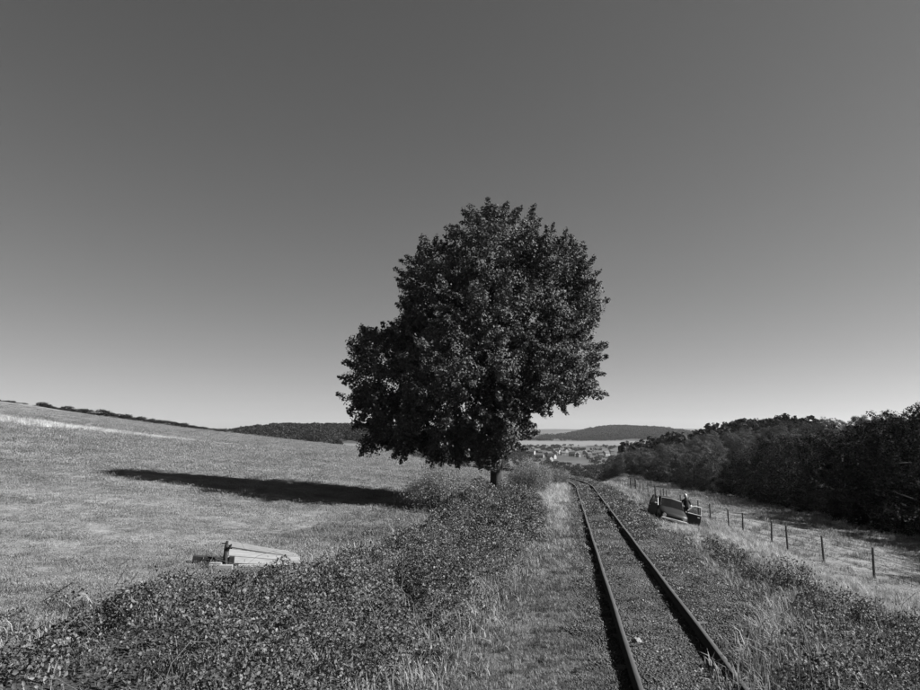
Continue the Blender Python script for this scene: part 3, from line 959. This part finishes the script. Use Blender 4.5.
far_wood('valley_side_wood', 5200, f_side, 'wooded valley side continuing beyond the dark wood', .9)
def f_valley(n):
    P = np.column_stack([rng.uniform(-20, 420, n), rng.uniform(420, 1480, n)])
    k = fbm(P[:, 0] * .02, P[:, 1] * .012, 3) + .06
    u = P[:, 0] / P[:, 1]
    return P[((k > .5) | (P[:, 1] < 800)) & (u > .02) & (u < .3)]
far_wood('valley_trees', 4200, f_valley, 'trees and hedges scattered over the valley around the village', .5)
def f_ridge(n):
    P = np.column_stack([rng.uniform(-200, 900, n), rng.uniform(1930, 2050, n)])
    return P[fbm(P[:, 0] * .01, P[:, 1] * .02, 2) > .42]
far_wood('far_hedge', 900, f_ridge, 'line of trees behind the pale field across the valley', .9)

# ------------------------------------------------------------------ village
def build_village():
    rd = random.Random(12)
    def house_mesh(L_, W_, H_):
        w = MB(); w.box((0, 0, H_ / 2), (L_, W_, H_))
        w.slab([(-L_ / 2, -W_ / 2, H_), (-L_ / 2, W_ / 2, H_), (-L_ / 2, 0, H_ + W_ * .42)], (L_, 0, 0))
        rf = MB()
        for s in (-1, 1):
            e = Vector((0, s * (W_ / 2 + .5), H_ - .3)); r = Vector((0, 0, H_ + W_ * .42 + .12))
            rf.slab([(-L_ / 2 - .4, e.y, e.z + .2), (L_ / 2 + .4, e.y, e.z + .2), (L_ / 2 + .4, r.y, r.z), (-L_ / 2 - .4, r.y, r.z)], (0, 0, .25))
        wi = MB().box((0, 0, 0), (1.2, .12, 1.4))
        wm, rm, im = w.mesh('wall'), rf.mesh('roof'), wi.mesh('window')
        wm.materials.append(M['render_wall']); rm.materials.append(M['roof']); im.materials.append(M['pane'])
        return wm, rm, im, L_, W_, H_
    kinds = [house_mesh(7, 6, 4.2), house_mesh(8.5, 6.5, 4.5), house_mesh(6.5, 6, 5), house_mesh(11, 7, 4.5)]
    spots = [(533, 456), (537, 453), (541, 455.5), (545, 457), (549, 458), (552, 461), (555, 453), (556, 457), (558, 455), (551, 459.5), (550, 463), (562, 452), (566, 453.5), (569, 453), (573, 458),
             (578, 459), (589, 458), (594, 457), (599, 456.5), (601, 459), (606, 457), (612, 455), (529, 455), (540, 460), (563, 457), (585, 456)]
    for i, (px, py) in enumerate(spots):
        Yh = float(np.interp(py, [451, 464], [1260, 940])); g = np.array([pray(px, py)[0] * Yh, Yh])
        wm, rm, im, L_, W_, H_ = kinds[rd.choice([0, 0, 1, 2, 3])]
        e = empty('village_house', (g[0], g[1], hz(g[0], g[1]) - .5), (0, 0, rd.uniform(-1.2, 1.2)))
        tag(e, 'small pale gabled house in the distant valley village', 'house', 'houses of the valley village')
        link('wall', wm, parent=e); link('roof', rm, parent=e)
        for sx in (-.3, 0, .3):
            for zz in (.3, .72):
                o = link('window', im, parent=e); o.location = (sx * L_, -W_ / 2 - .03, H_ * zz)
build_village()

# ------------------------------------------------------------------ fence
def build_fence():
    line_pts = [(23, 17.3), (27, 17.4)]
    for px in (873, 819, 789, 768, 745, 729, 714, 701, 690, 680, 671, 663, 656):
        y = 18.0 / pray(px, 540)[0]; line_pts.append((y, 18.0 * (1 + .012 * math.sin(px))))
    line_pts += [(68, 19.4), (74, 20.2), (80, 21.1), (86, 22.1), (92, 23.2), (98, 24.2), (104, 25.3), (111, 26.5), (118, 27.8), (126, 29.2), (134, 30.6), (143, 32.2), (152, 33.8)]
    line_pts.sort()
    y0, x0 = line_pts[0]
    root = empty('wire_fence', (x0, y0, hz(x0, y0)))
    tag(root, 'wire fence on thin dark posts between pale bank and meadow', 'fence')
    tops = []
    for i, (y, x) in enumerate(line_pts):
        z = hz(x, y); hgt = random.uniform(1.2, 1.38); lx, ly = random.uniform(-.05, .05), random.uniform(-.05, .05)
        b = Vector((x, y, z)) - root.location
        mb = MB().tube([b + Vector((0, 0, -.3)), b + Vector((lx * .5, ly * .5, hgt * .5)), b + Vector((lx, ly, hgt))], [.055, .052, .047], 7)
        mb.build('post', M['post'], root)
        tops.append((b, Vector((lx, ly, hgt))))
    # a pair of gate posts farther along
    for (y, x) in ((100, 24.0), (101.2, 24.9)):
        b = Vector((x, y, hz(x, y))) - root.location
        MB().tube([b + Vector((0, 0, -.3)), b + Vector((0, 0, 1.55))], [.1, .09], 8).build('post', M['post'], root)
    for k in (.3, .55, .78, .95):
        pts = []
        for i, (b, t) in enumerate(tops):
            pts.append(b + t * k + Vector((-.05, 0, 0)))
            if i + 1 < len(tops):
                b2, t2 = tops[i + 1]; pts.append((b + t * k + b2 + t2 * k) / 2 + Vector((-.05, 0, -.03)))
        MB().tube(pts, .008, 4, cap=False).build('wire', M['wire'], root)
build_fence()

# ------------------------------------------------------------------ shrubs
def shrub(name, c, wx, wy, h, n, label, mat='shrub', size=(.05, .11), stems=14, up=.5, narrow=1.6):
    rd = np.random.default_rng(abs(hash(label)) % 1000 if False else len(label) * 7 + n)
    x, y = c
    root = empty(name, (x, y, hz(x, y)))
    tag(root, label, 'shrub')
    mb = MB(); tips = []
    for i in range(stems):
        a = rd.random() * 6.28; q = math.sqrt(rd.random())
        b = Vector((q * math.cos(a) * wx * .25, q * math.sin(a) * wy * .25, -.1))
        t = Vector((q * math.cos(a) * wx * .48, q * math.sin(a) * wy * .48, h * rd.uniform(.7, 1.05) * (1 - .45 * q ** narrow)))
        m = b.lerp(t, .5) + Vector((rd.normal(0, .06), rd.normal(0, .06), .1))
        mb.tube([b, m, t], [.018, .012, .004], 5, cap=False); tips.append((b, m, t))
    mb.build('stem', M['twig'], root)
    k = rd.integers(0, stems, n); tt = rd.random(n) ** .7
    B = np.array([tips[i][0] for i in range(stems)])[k]; T = np.array([tips[i][2] for i in range(stems)])[k]
    p = B + (T - B) * tt[:, None] + rd.normal(size=(n, 3)) * np.array([.16, .16, .12]) * (.5 + wx * .25)
    p[:, 2] = np.abs(p[:, 2])
    v, f = leaf_quads(p, rd.normal(size=(n, 3)) * .7 + [0, 0, up], rd.uniform(size[0], size[1], n), rd, .2, .5)
    npobj('foliage', v, f, M[mat], root)
    return root
shrub('shrub', ground_at(440, 512), 4.4, 4.0, 2.5, 24000, 'feathery grey-green shrub between the brambles and the field shadow', stems=60)
shrub('shrub', ground_at(466, 497), 3.4, 3.0, 1.8, 15000, 'low feathery shrub just left of the big tree trunk', stems=44)
shrub('shrub', ground_at(530, 496), 4.2, 3.6, 3.1, 26000, 'feathery shrub just right of the big tree trunk', stems=50)
shrub('shrub', ground_at(555, 486), 3.0, 3.0, 1.9, 12000, 'small feathery shrub beside the curve of the rails', stems=36)
shrub('shrub', ground_at(788, 598), 1.5, 1.4, 1.35, 1700, 'upright leafy bush at the top edge of the right thicket', 'weed', (.05, .1), 16)
shrub('shrub', ground_at(822, 632), 1.0, 1.0, 1.2, 900, 'slender upright weeds in the middle of the right thicket', 'weed', (.04, .09), 16)
shrub('shrub', ground_at(762, 596), 1.3, 1.3, 1.0, 1500, 'dark bush at the left tip of the right thicket', 'weed', (.05, .1), 16)
shrub('shrub', ground_at(860, 636), 1.5, 1.4, 1.15, 2100, 'dark rounded bush low in the right thicket near the frame corner', 'weed', (.05, .1), 18)
shrub('shrub', ground_at(905, 650), 1.4, 1.3, 1.0, 1900, 'dark bush in the lower right corner of the view', 'weed', (.05, .1), 18)
shrub('shrub', ground_at(735, 566), 1.2, 1.2, .8, 1400, 'small dark bush on the bank below the fence', 'weed', (.05, .1), 14)
shrub('shrub', ground_at(632, 488), 2.6, 2.6, .9, 2400, 'low dark bush beyond the track before the bend', 'weed', (.06, .12), 20)
shrub('shrub', ground_at(617, 482), 2.6, 2.6, .8, 2000, 'farther low bush right of the rails near the bend', 'weed', (.06, .12), 20)

# pale stakes
def stake(px, py, h, label):
    g = ground_at(px, py)
    root = empty('wooden_stake', (g[0], g[1], hz(*g)))
    tag(root, label, 'stake')
    MB().tube([(0, 0, -.2), (.02, 0, h * .6), (.05, 0, h)], [.06, .055, .05], 7).build('shaft', M['board'], root)
    MB().tube([(.05, 0, h), (.055, 0, h + .09)], [.05, .015], 7).build('pointed_tip', M['board'], root)
stake(525, 503, 1.15, 'pale weathered stake in the grass right of the tree trunk')
stake(482, 509, .85, 'pale thin stake in the brambles below the tree')
stake(583, 474, 1.0, 'small pale marker post beside the bend of the rails')

# ------------------------------------------------------------------ pile of boards in the field
def board_pile():
    g = (ground_at(234, 563) + ground_at(294, 567)) / 2
    ang, length = R(13), 1.95
    z0 = hz(g[0], g[1])
    root = empty('board_pile', (g[0], g[1], z0), (0, 0, ang))
    tag(root, 'pile of long pale boards propped on a dark trestle in the field', 'board pile')
    h2 = length / 2
    def plank(pl, ol, pr, orr, wl, wr, nl, th=.04, mat='board'):
        """one board from left end pl to right end pr; ol/orr: direction of its width at each end; it tapers in view as it runs away"""
        pl, pr, ol, orr = Vector(pl), Vector(pr), Vector(ol).normalized(), Vector(orr).normalized()
        MB().slab([pl, pr, pr + orr * wr, pl + ol * wl], Vector(nl) * th).build('board', M[mat], root, bevel=.006)
    # lower boards lean back and face the light, upper boards lie across the top
    ln = Vector((0, .62, .78)); tp = Vector((0, .95, .18))
    for k in range(2):
        o = k * .22; q = k * .13
        plank((-h2 + .02 * k, -.40 + ln.y * o, .16 + ln.z * o), ln, (h2 + .04 - .03 * k, -.34 + ln.y * q, .0 + ln.z * q), ln, .215, .12, (0, .78, -.62))
    for k in range(3):
        o = k * .2; q = k * .14
        plank((-h2 + .05 - .1 * k, -.15 + tp.y * o, .56 + tp.z * o), tp, (h2 - .05 * k + .01, -.16 + tp.y * q, .19 + tp.z * q), tp, .192, .134, (0, .18, -.95), .04, 'shaded_board')
    plank((-h2 - .25, .42, .60), (0, 1, .1), (h2 - .3, .30, .30), (0, 1, .1), .1, .09, (0, 0, -1), .03)
    plank((-h2 + .3, -.52, .05), (0, .9, .4), (h2 - .5, -.46, .02), (0, .9, .4), .15, .14, (0, .4, -.9), .03)
    MB().tube([(-h2 - .02, -.42, -.1), (-h2 - .05, -.4, .3), (-h2 - .05, -.36, .55), (-h2 - .02, -.33, .74)], [.06, .055, .05, .035], 8).build('trestle_post', M['dark_wood'], root)
    MB().tube([(-h2 - .05, -.37, .45), (-h2 + .06, -.42, .58), (-h2 + .10, -.43, .66)], [.045, .035, .02], 7).build('trestle_fork', M['dark_wood'], root)
    MB().tube([(-h2 + .02, .5, -.1), (-h2, .45, .55)], [.055, .045], 8).build('trestle_post', M['dark_wood'], root)
    MB().box((-h2 + .12, .05, .22), (.14, .95, .2)).build('cross_beam', M['dark_wood'], root, bevel=.01)
    MB().box((-h2 - .46, -.12, .2), (.95, .22, .2), Matrix.Rotation(.12, 3, 'Y')).build('cross_beam', M['dark_wood'], root, bevel=.012)
    MB().box((h2 - .3, .02, .02), (.14, .7, .12)).build('cross_beam', M['dark_wood'], root, bevel=.01)
    for (dx, dy, l, lab) in ((-h2 - .28, -.75, .34, 'short pale timber block on the grass beside the board pile'), (-h2 - .1, -1.05, .6, 'longer pale timber offcut in front of the board pile')):
        w = root.matrix_basis @ Vector((dx, dy, 0))
        b = MB().box((0, 0, .05), (l, .16, .14), jit=.008).build('timber_block', M['board'], bevel=.008)
        b.location = (w.x, w.y, hz(w.x, w.y) + .04); b.rotation_euler = (0, .03, random.uniform(-.1, .2))
        tag(b, lab, 'timber')
board_pile()

def lump(name, c, r, mat, label, cat, seed):
    rd = np.random.default_rng(seed)
    bm = bmesh.new(); bmesh.ops.create_icosphere(bm, subdivisions=2, radius=1)
    for v in bm.verts:
        f = .8 + .4 * rd.random(); v.co = Vector((v.co.x * r[0] * f, v.co.y * r[1] * f, v.co.z * r[2] * f))
    me = bpy.data.meshes.new(name); bm.to_mesh(me); bm.free()
    o = link(name, me, mat, loc=c); tag(o, label, cat); return o
g = ground_at(637, 645)
lump('stone', (g[0], g[1], hz(*g) + .06), (.08, .07, .07), M['pale_stone'], 'single pale stone lying against the inside of the left rail', 'stone', 2)

# ------------------------------------------------------------------ car with its doors open
def build_car():
    cx, cy = 12.25, 42.6
    z = hz(cx, cy)
    slope_x = (hz(cx + .75, cy) - hz(cx - .75, cy)) / 1.5
    slope_y = (hz(cx, cy + 1.3) - hz(cx, cy - 1.3)) / 2.6
    root = empty('parked_car', (cx, cy, z + .02), (math.atan(slope_y), -math.atan(slope_x), R(-6)))
    tag(root, 'dark old car parked on the bank with both front doors open', 'car')
    # stations front (-y) to rear; half outline: (x, z) from sill to roof centre
    st = [(-1.95, [(.55, .36), (.64, .42), (.66, .55), (.62, .66), (.40, .70), (.0, .71)]),
          (-1.82, [(.68, .28), (.75, .40), (.765, .58), (.72, .72), (.45, .77), (.0, .785)]),
          (-1.30, [(.70, .24), (.775, .40), (.785, .62), (.74, .80), (.45, .86), (.0, .875)]),
          (-.72, [(.70, .22), (.78, .40), (.79, .64), (.75, .86), (.45, .92), (.0, .935)]),
          (-.62, [(.70, .22), (.78, .40), (.79, .64), (.755, .88), (.66, .93), (.0, .965)]),
          (-.02, [(.70, .22), (.78, .40), (.79, .66), (.76, .90), (.60, 1.36), (.0, 1.42)]),
          (.12, [(.70, .22), (.78, .40), (.79, .66), (.76, .90), (.59, 1.39), (.0, 1.45)]),
          (.55, [(.70, .22), (.78, .40), (.79, .66), (.76, .90), (.59, 1.40), (.0, 1.46)]),
          (1.25, [(.70, .24), (.78, .40), (.785, .66), (.75, .91), (.57, 1.36), (.0, 1.42)]),
          (1.80, [(.68, .30), (.74, .42), (.75, .66), (.71, .90), (.58, .98), (.0, 1.0)]),
          (1.95, [(.58, .38), (.64, .44), (.66, .62), (.62, .80), (.45, .86), (.0, .87)])]
    V = []; F = []
    m = 11
    for y, half in st:
        for (x, zz) in half: V.append((x, y, zz))
        for (x, zz) in half[-2::-1]: V.append((-x, y, zz))
    for i in range(len(st) - 1):
        for j in range(m - 1):
            side = j in (0, 1, 2) or j in (7, 8, 9)
            if 4 <= i <= 6 and j in (1, 2, 7, 8): continue              # front door openings
            if j in (3, 6) and 4 <= i <= 6: continue                     # front door windows (gone with the doors)
            if i == 4 and j in (4, 5): continue                          # windscreen
            if i == 7 and j in (3, 6): continue                          # rear side windows
            F.append((i * m + j, i * m + j + 1, (i + 1) * m + j + 1, (i + 1) * m + j))
    n = len(st) - 1
    F.append(tuple(range(m))); F.append(tuple(n * m + k for k in range(m))[::-1])
    for i in range(n): F.append((i * m, (i + 1) * m, (i + 1) * m + m - 1, i * m + m - 1))   # floor
    me = bpy.data.meshes.new('body'); me.from_pydata(V, [], F)
    bm = bmesh.new(); bm.from_mesh(me); bmesh.ops.recalc_face_normals(bm, faces=bm.faces)
    for f in bm.faces: f.smooth = True
    bm.to_mesh(me); bm.free()
    body = link('body', me, M['paint'], root)
    def P(i, j): return Vector(V[i * m + j])
    # glass
    ws = MB(); ws.poly([P(4, 4), P(4, 5), P(5, 5), P(5, 4)]); ws.poly([P(4, 5), P(4, 6), P(5, 6), P(5, 5)])
    ws.build('windscreen', M['glass'], root)
    for j in (3, 6):
        MB().poly([P(7, j), P(7, j + 1), P(8, j + 1), P(8, j)]).build('side_window', M['glass'], root)
    for a, b in ((4, 5), ):
        for j in (4, 6):
            MB().tube([P(4, j), P(5, j), P(6, j)], .028, 6).build('pillar', M['paint'], root)
    MB().tube([P(5, 4), P(5, 5), P(5, 6)], .025, 6).build('roof_edge', M['chrome'], root)
    # headlamps, grille, bumper, plate
    for s in (-1, 1):
        h = MB().tube([(s * .57, -1.93, .575), (s * .57, -1.965, .575)], [.11, .095], 14).build('headlight', M['lamp'], root)
        MB().tube([(s * .57, -1.90, .575), (s * .57, -1.955, .575)], [.125, .125], 14, cap=False).build('ring', M['chrome'], h)
    MB().box((0, -1.965, .57), (.78, .03, .15)).build('grille', M['dark'], root, bevel=.008)
    bpp = MB().box((0, -2.03, .42), (1.46, .09, .11)).build('bumper', M['chrome'], root, bevel=.02)
    MB().box((0, -2.09, .42), (.46, .012, .10)).build('number_plate', M['white_plate'], root, bevel=.003)
    MB().box((0, 2.0, .42), (1.42, .09, .11)).build('bumper', M['chrome'], root, bevel=.02)
    for s in (-1, 1):
        MB().box((s * .52, 1.965, .7), (.2, .03, .12)).build('tail_light', M['dark'], root, bevel=.006)
    # wheels
    for sx in (-1, 1):
        for yy in (-1.25, 1.22):
            w = MB()
            ring = [(.16, -.09), (.27, -.085), (.30, -.05), (.305, 0), (.30, .05), (.27, .085), (.16, .09)]
            nn = 20; b = len(w.v)
            for k in range(nn):
                t = 2 * math.pi * k / nn
                for r, o in ring: w.v.append(Vector((o, r * math.cos(t), r * math.sin(t))))
            q = len(ring)
            for k in range(nn):
                for j in range(q - 1):
                    w.f.append([b + k * q + j, b + k * q + j + 1, b + ((k + 1) % nn) * q + j + 1, b + ((k + 1) % nn) * q + j])
            wo_ = empty('wheel', (sx * .70, yy, .30)); wo_.parent = root
            wo_.location = (sx * .70, yy, .30)
            w.build('tyre', M['rubber'], wo_, smooth=True)
            MB().tube([(-.05, 0, 0), (sx * .07, 0, 0)], [.165, .15], 16).build('rim', M['chrome'], wo_)
    # seats, dashboard, steering wheel
    for s in (-1, 1):
        se = MB().box((s * .36, .3, .48), (.46, .5, .16)).box((s * .36, .58, .80), (.46, .14, .58), Matrix.Rotation(-.2, 3, 'X')).box((s * .36, .64, 1.16), (.24, .1, .16))
        se.build('seat', M['cloth'], root, bevel=.03)
    MB().box((0, -.42, .80), (1.4, .3, .2)).build('dashboard', M['dark'], root, bevel=.03)
    stw = MB(); stw.tube([(.36 + .17 * math.cos(t), -.16 + .05 * math.sin(t), .92 + .17 * math.sin(t)) for t in np.linspace(0, 2 * math.pi, 17)], .014, 6, cap=False)
    stw.build('steering_wheel', M['dark'], root)
    # doors, hinged at their front edge
    for s, open_ in ((1, 84), (-1, 22)):
        dr = empty('door', (s * .79, -.58, .0)); dr.parent = root
        dr.location = (s * .79, -.58, 0); dr.scale = (1, .88, 1)
        dr.rotation_euler = (0, 0, -s * -R(open_) if False else s * R(-open_) * -1 if False else -s * R(open_))
        # local frame: y runs back along the closed door, x outwards
        pn = MB(); T = .06 * s
        pn.slab([(-T, .02, .30), (-T, 1.12, .30), (-T, 1.14, .62), (-T, 1.12, .90), (-T, .03, .90), (-T, .0, .62)], (T, 0, 0))
        pn.build('panel', M['paint'], dr, bevel=.01)
        fr = MB().tube([(-T * .5, .06, .90), (-T * .5 - s * .09, .42, 1.28), (-T * .5 - s * .11, .62, 1.35), (-T * .5 - s * .11, 1.04, 1.36), (-T * .5, 1.10, .90)], .032, 7)
        fr.build('window_frame', M['dull_metal' if s > 0 else 'paint'], dr)
        MB().slab([(-T * .5, .10, .92), (-T * .5 - s * .08, .44, 1.26), (-T * .5 - s * .1, .64, 1.33), (-T * .5 - s * .1, 1.02, 1.33), (-T * .5, 1.07, .92)], (.006, 0, 0)).build('window', M['door_glass'], dr)
        MB().box((-T * .5, .57, .905), (.085, 1.08, .04))  .build('window_sill', M['dull_metal' if s > 0 else 'paint'], dr, bevel=.008)
        MB().box((-T - s * .03, .45, .66), (.05, .5, .06)).build('armrest', M['dark'], dr, bevel=.01)
        MB().box((s * .015, .95, .76), (.03, .16, .03)).build('handle', M['chrome'], dr, bevel=.005)
        mr = MB().box((s * .12, .10, .98), (.18, .06, .11)).build('wing_mirror', M['paint'], dr, bevel=.015)
    return root
car = build_car()

# ------------------------------------------------------------------ person behind the open door
def skin_mesh(name, verts, edges, radii, mat, parent, sub=2, root_i=0):
    me = bpy.data.meshes.new(name); me.from_pydata(verts, edges, [])
    o = link(name, me, mat, parent)
    sk = o.modifiers.new('skin', 'SKIN'); sk.use_smooth_shade = True
    if not me.skin_vertices: me.attributes.new('x', 'FLOAT', 'POINT')
    for i, r in enumerate(radii):
        me.skin_vertices[0].data[i].radius = r if isinstance(r, tuple) else (r, r)
        me.skin_vertices[0].data[i].use_root = (i == root_i)
    ss = o.modifiers.new('sub', 'SUBSURF'); ss.levels = sub; ss.render_levels = sub
    return o

def build_person():
    x, y = 13.6, 43.05
    root = empty('person', (x, y, hz(x, y)), (0, 0, R(-10)))
    tag(root, 'person with white hair in a dark jacket standing behind the open car door', 'person')
    # -y faces the camera
    v = []; e = []; r = []
    def add(p, rad, to=None):
        v.append(p); r.append(rad); i = len(v) - 1
        if to is not None: e.append((to, i))
        return i
    pel = add((0, 0, .95), (.16, .12)); wst = add((0, .0, 1.12), (.15, .11), pel); che = add((0, .0, 1.30), (.175, .12), wst); nb = add((0, .01, 1.45), (.10, .085), che)
    nk = add((0, -.01, 1.52), .055, nb); 
    hd = add((0, -.03, 1.59), .07, nk); h2 = add((0, -.035, 1.67), (.076, .092), hd); h3 = add((0, -.02, 1.735), (.06, .075), h2)
    for s in (-1, 1):
        hp = add((s * .10, 0, .88), .095, pel); kn = add((s * .12, -.02, .49), .062, hp); an = add((s * .13, .02, .09), .045, kn); toe = add((s * .15, -.15, .04), .04, an)
        sh = add((s * .19, .01, 1.41), .065, nb)
        el = add((s * .27, -.04, 1.14) if s > 0 else (s * .28, -.10, 1.15), .047, sh)
        wr = add((s * .22, -.26, 1.10) if s > 0 else (s * .20, -.30, 1.12), .034, el)
        pa = add((s * .19, -.33, 1.10) if s > 0 else (s * .17, -.37, 1.12), (.036, .026), wr)
        d = Vector(v[pa]) - Vector(v[wr]); d.normalize()
        sd = Vector((0, 0, 1)).cross(d)
        for k, (off, ln) in enumerate(((-.03, .07), (-.01, .08), (.01, .075), (.03, .06))):
            b = Vector(v[pa]) + sd * off + d * .03
            f1 = add(tuple(b), .010, pa); f2 = add(tuple(b + d * ln * .6), .009, f1); add(tuple(b + d * ln * .9 + Vector((0, 0, -.03))), .008, f2)
        tb = Vector(v[wr]).lerp(Vector(v[pa]), .6) - s * sd * .035
        t1 = add(tuple(tb), .011, pa); add(tuple(tb + d * .05 - s * sd * .02), .009, t1)
    root.scale = (1.06, 1.06, 1.06)
    body = skin_mesh('body', v, e, r, M['jacket'], root, 1)
    # face, hair, trousers over the one body
    hm = bmesh.new(); bmesh.ops.create_uvsphere(hm, u_segments=20, v_segments=14, radius=1)
    for q in hm.verts:
        c = q.co; c.x *= .082 * (1 - .18 * max(0, -c.z)); c.y *= .100; c.z *= .122
        if c.y < -.06 and abs(c.x) < .02 and -.035 < c.z < .02: c.y -= .018       # nose
        c += Vector((0, -.035, 1.665))
    me = bpy.data.meshes.new('head'); hm.to_mesh(me); hm.free()
    for p in me.polygons: p.use_smooth = True
    head = link('head', me, M['skin'], root)
    for s in (-1, 1):
        MB().tube([(s * .03, -.128, 1.675), (s * .03, -.137, 1.675)], .011, 8).build('eye', M['dark'], head)
        MB().tube([(s * .08, -.02, 1.64), (s * .087, -.015, 1.665), (s * .08, -.01, 1.69)], [.01, .016, .01], 6).build('ear', M['skin'], head)
    MB().box((0, -.128, 1.598), (.045, .012, .010)).build('mouth', M['dark'], head)
    hr = bmesh.new(); bmesh.ops.create_uvsphere(hr, u_segments=18, v_segments=12, radius=1)
    kill = [q for q in hr.verts if q.co.z < -.25 or (q.co.y < -.45 and q.co.z < .42)]
    bmesh.ops.delete(hr, geom=kill, context='VERTS')
    for q in hr.verts: q.co = Vector((q.co.x * .091, q.co.y * .109 - .030, q.co.z * .126 + 1.675)) + Vector((random.uniform(-.003, .003),) * 3)
    me = bpy.data.meshes.new('hair'); hr.to_mesh(me); hr.free(); link('hair', me, M['hair'], root)
    for s in (-1, 1):
        w = Vector((s * .205, -.315, 1.10 if s > 0 else 1.12))
        lg = MB().tube([(s * .085, .0, .93), (s * .10, 0, .86), (s * .12, -.02, .49), (s * .13, .02, .12)], [.125, .112, .078, .068], 10).build('trouser_leg', M['trousers'], root, smooth=True)
    for s in (-1, 1):
        ax = [(s * .21, -.285, 1.102), (s * .188, -.335, 1.10)] if s > 0 else [(s * .19, -.33, 1.122), (s * .168, -.385, 1.12)]
        MB().tube([Vector(a) for a in ax], [.036, .042], 8).build('hand', M['skin'], root, smooth=True)
        el_, wr_ = ((.27, -.04, 1.14), (.22, -.26, 1.10)) if s > 0 else ((-.28, -.10, 1.15), (-.20, -.30, 1.12))
        MB().tube([el_, Vector(el_).lerp(Vector(wr_), .5), wr_], [.056, .052, .042], 8).build('forearm', M['skin'], root, smooth=True)
build_person()

# ------------------------------------------------------------------ haze
hzb = MB().box((0, 0, 0), (1, 1, 1)).build('haze', None)
hzb.dimensions = (1, 1, 1)
hzb.scale = (13200, 13200, 240)
hzb.location = (0, 0, 60)
hzb['kind'] = 'stuff'
hm_, nt_, N_, L_ = nodes('haze_air')
o_ = N_('ShaderNodeOutputMaterial'); pv = N_('ShaderNodeVolumePrincipled')
pv.inputs['Color'].default_value = g3(.85); pv.inputs['Density'].default_value = .00004; pv.inputs['Anisotropy'].default_value = .3
L_(pv.outputs[0], o_.inputs['Volume'])
hzb.data.materials.clear(); hzb.data.materials.append(hm_)
hzb['label'] = 'thin pale haze over the far valley'
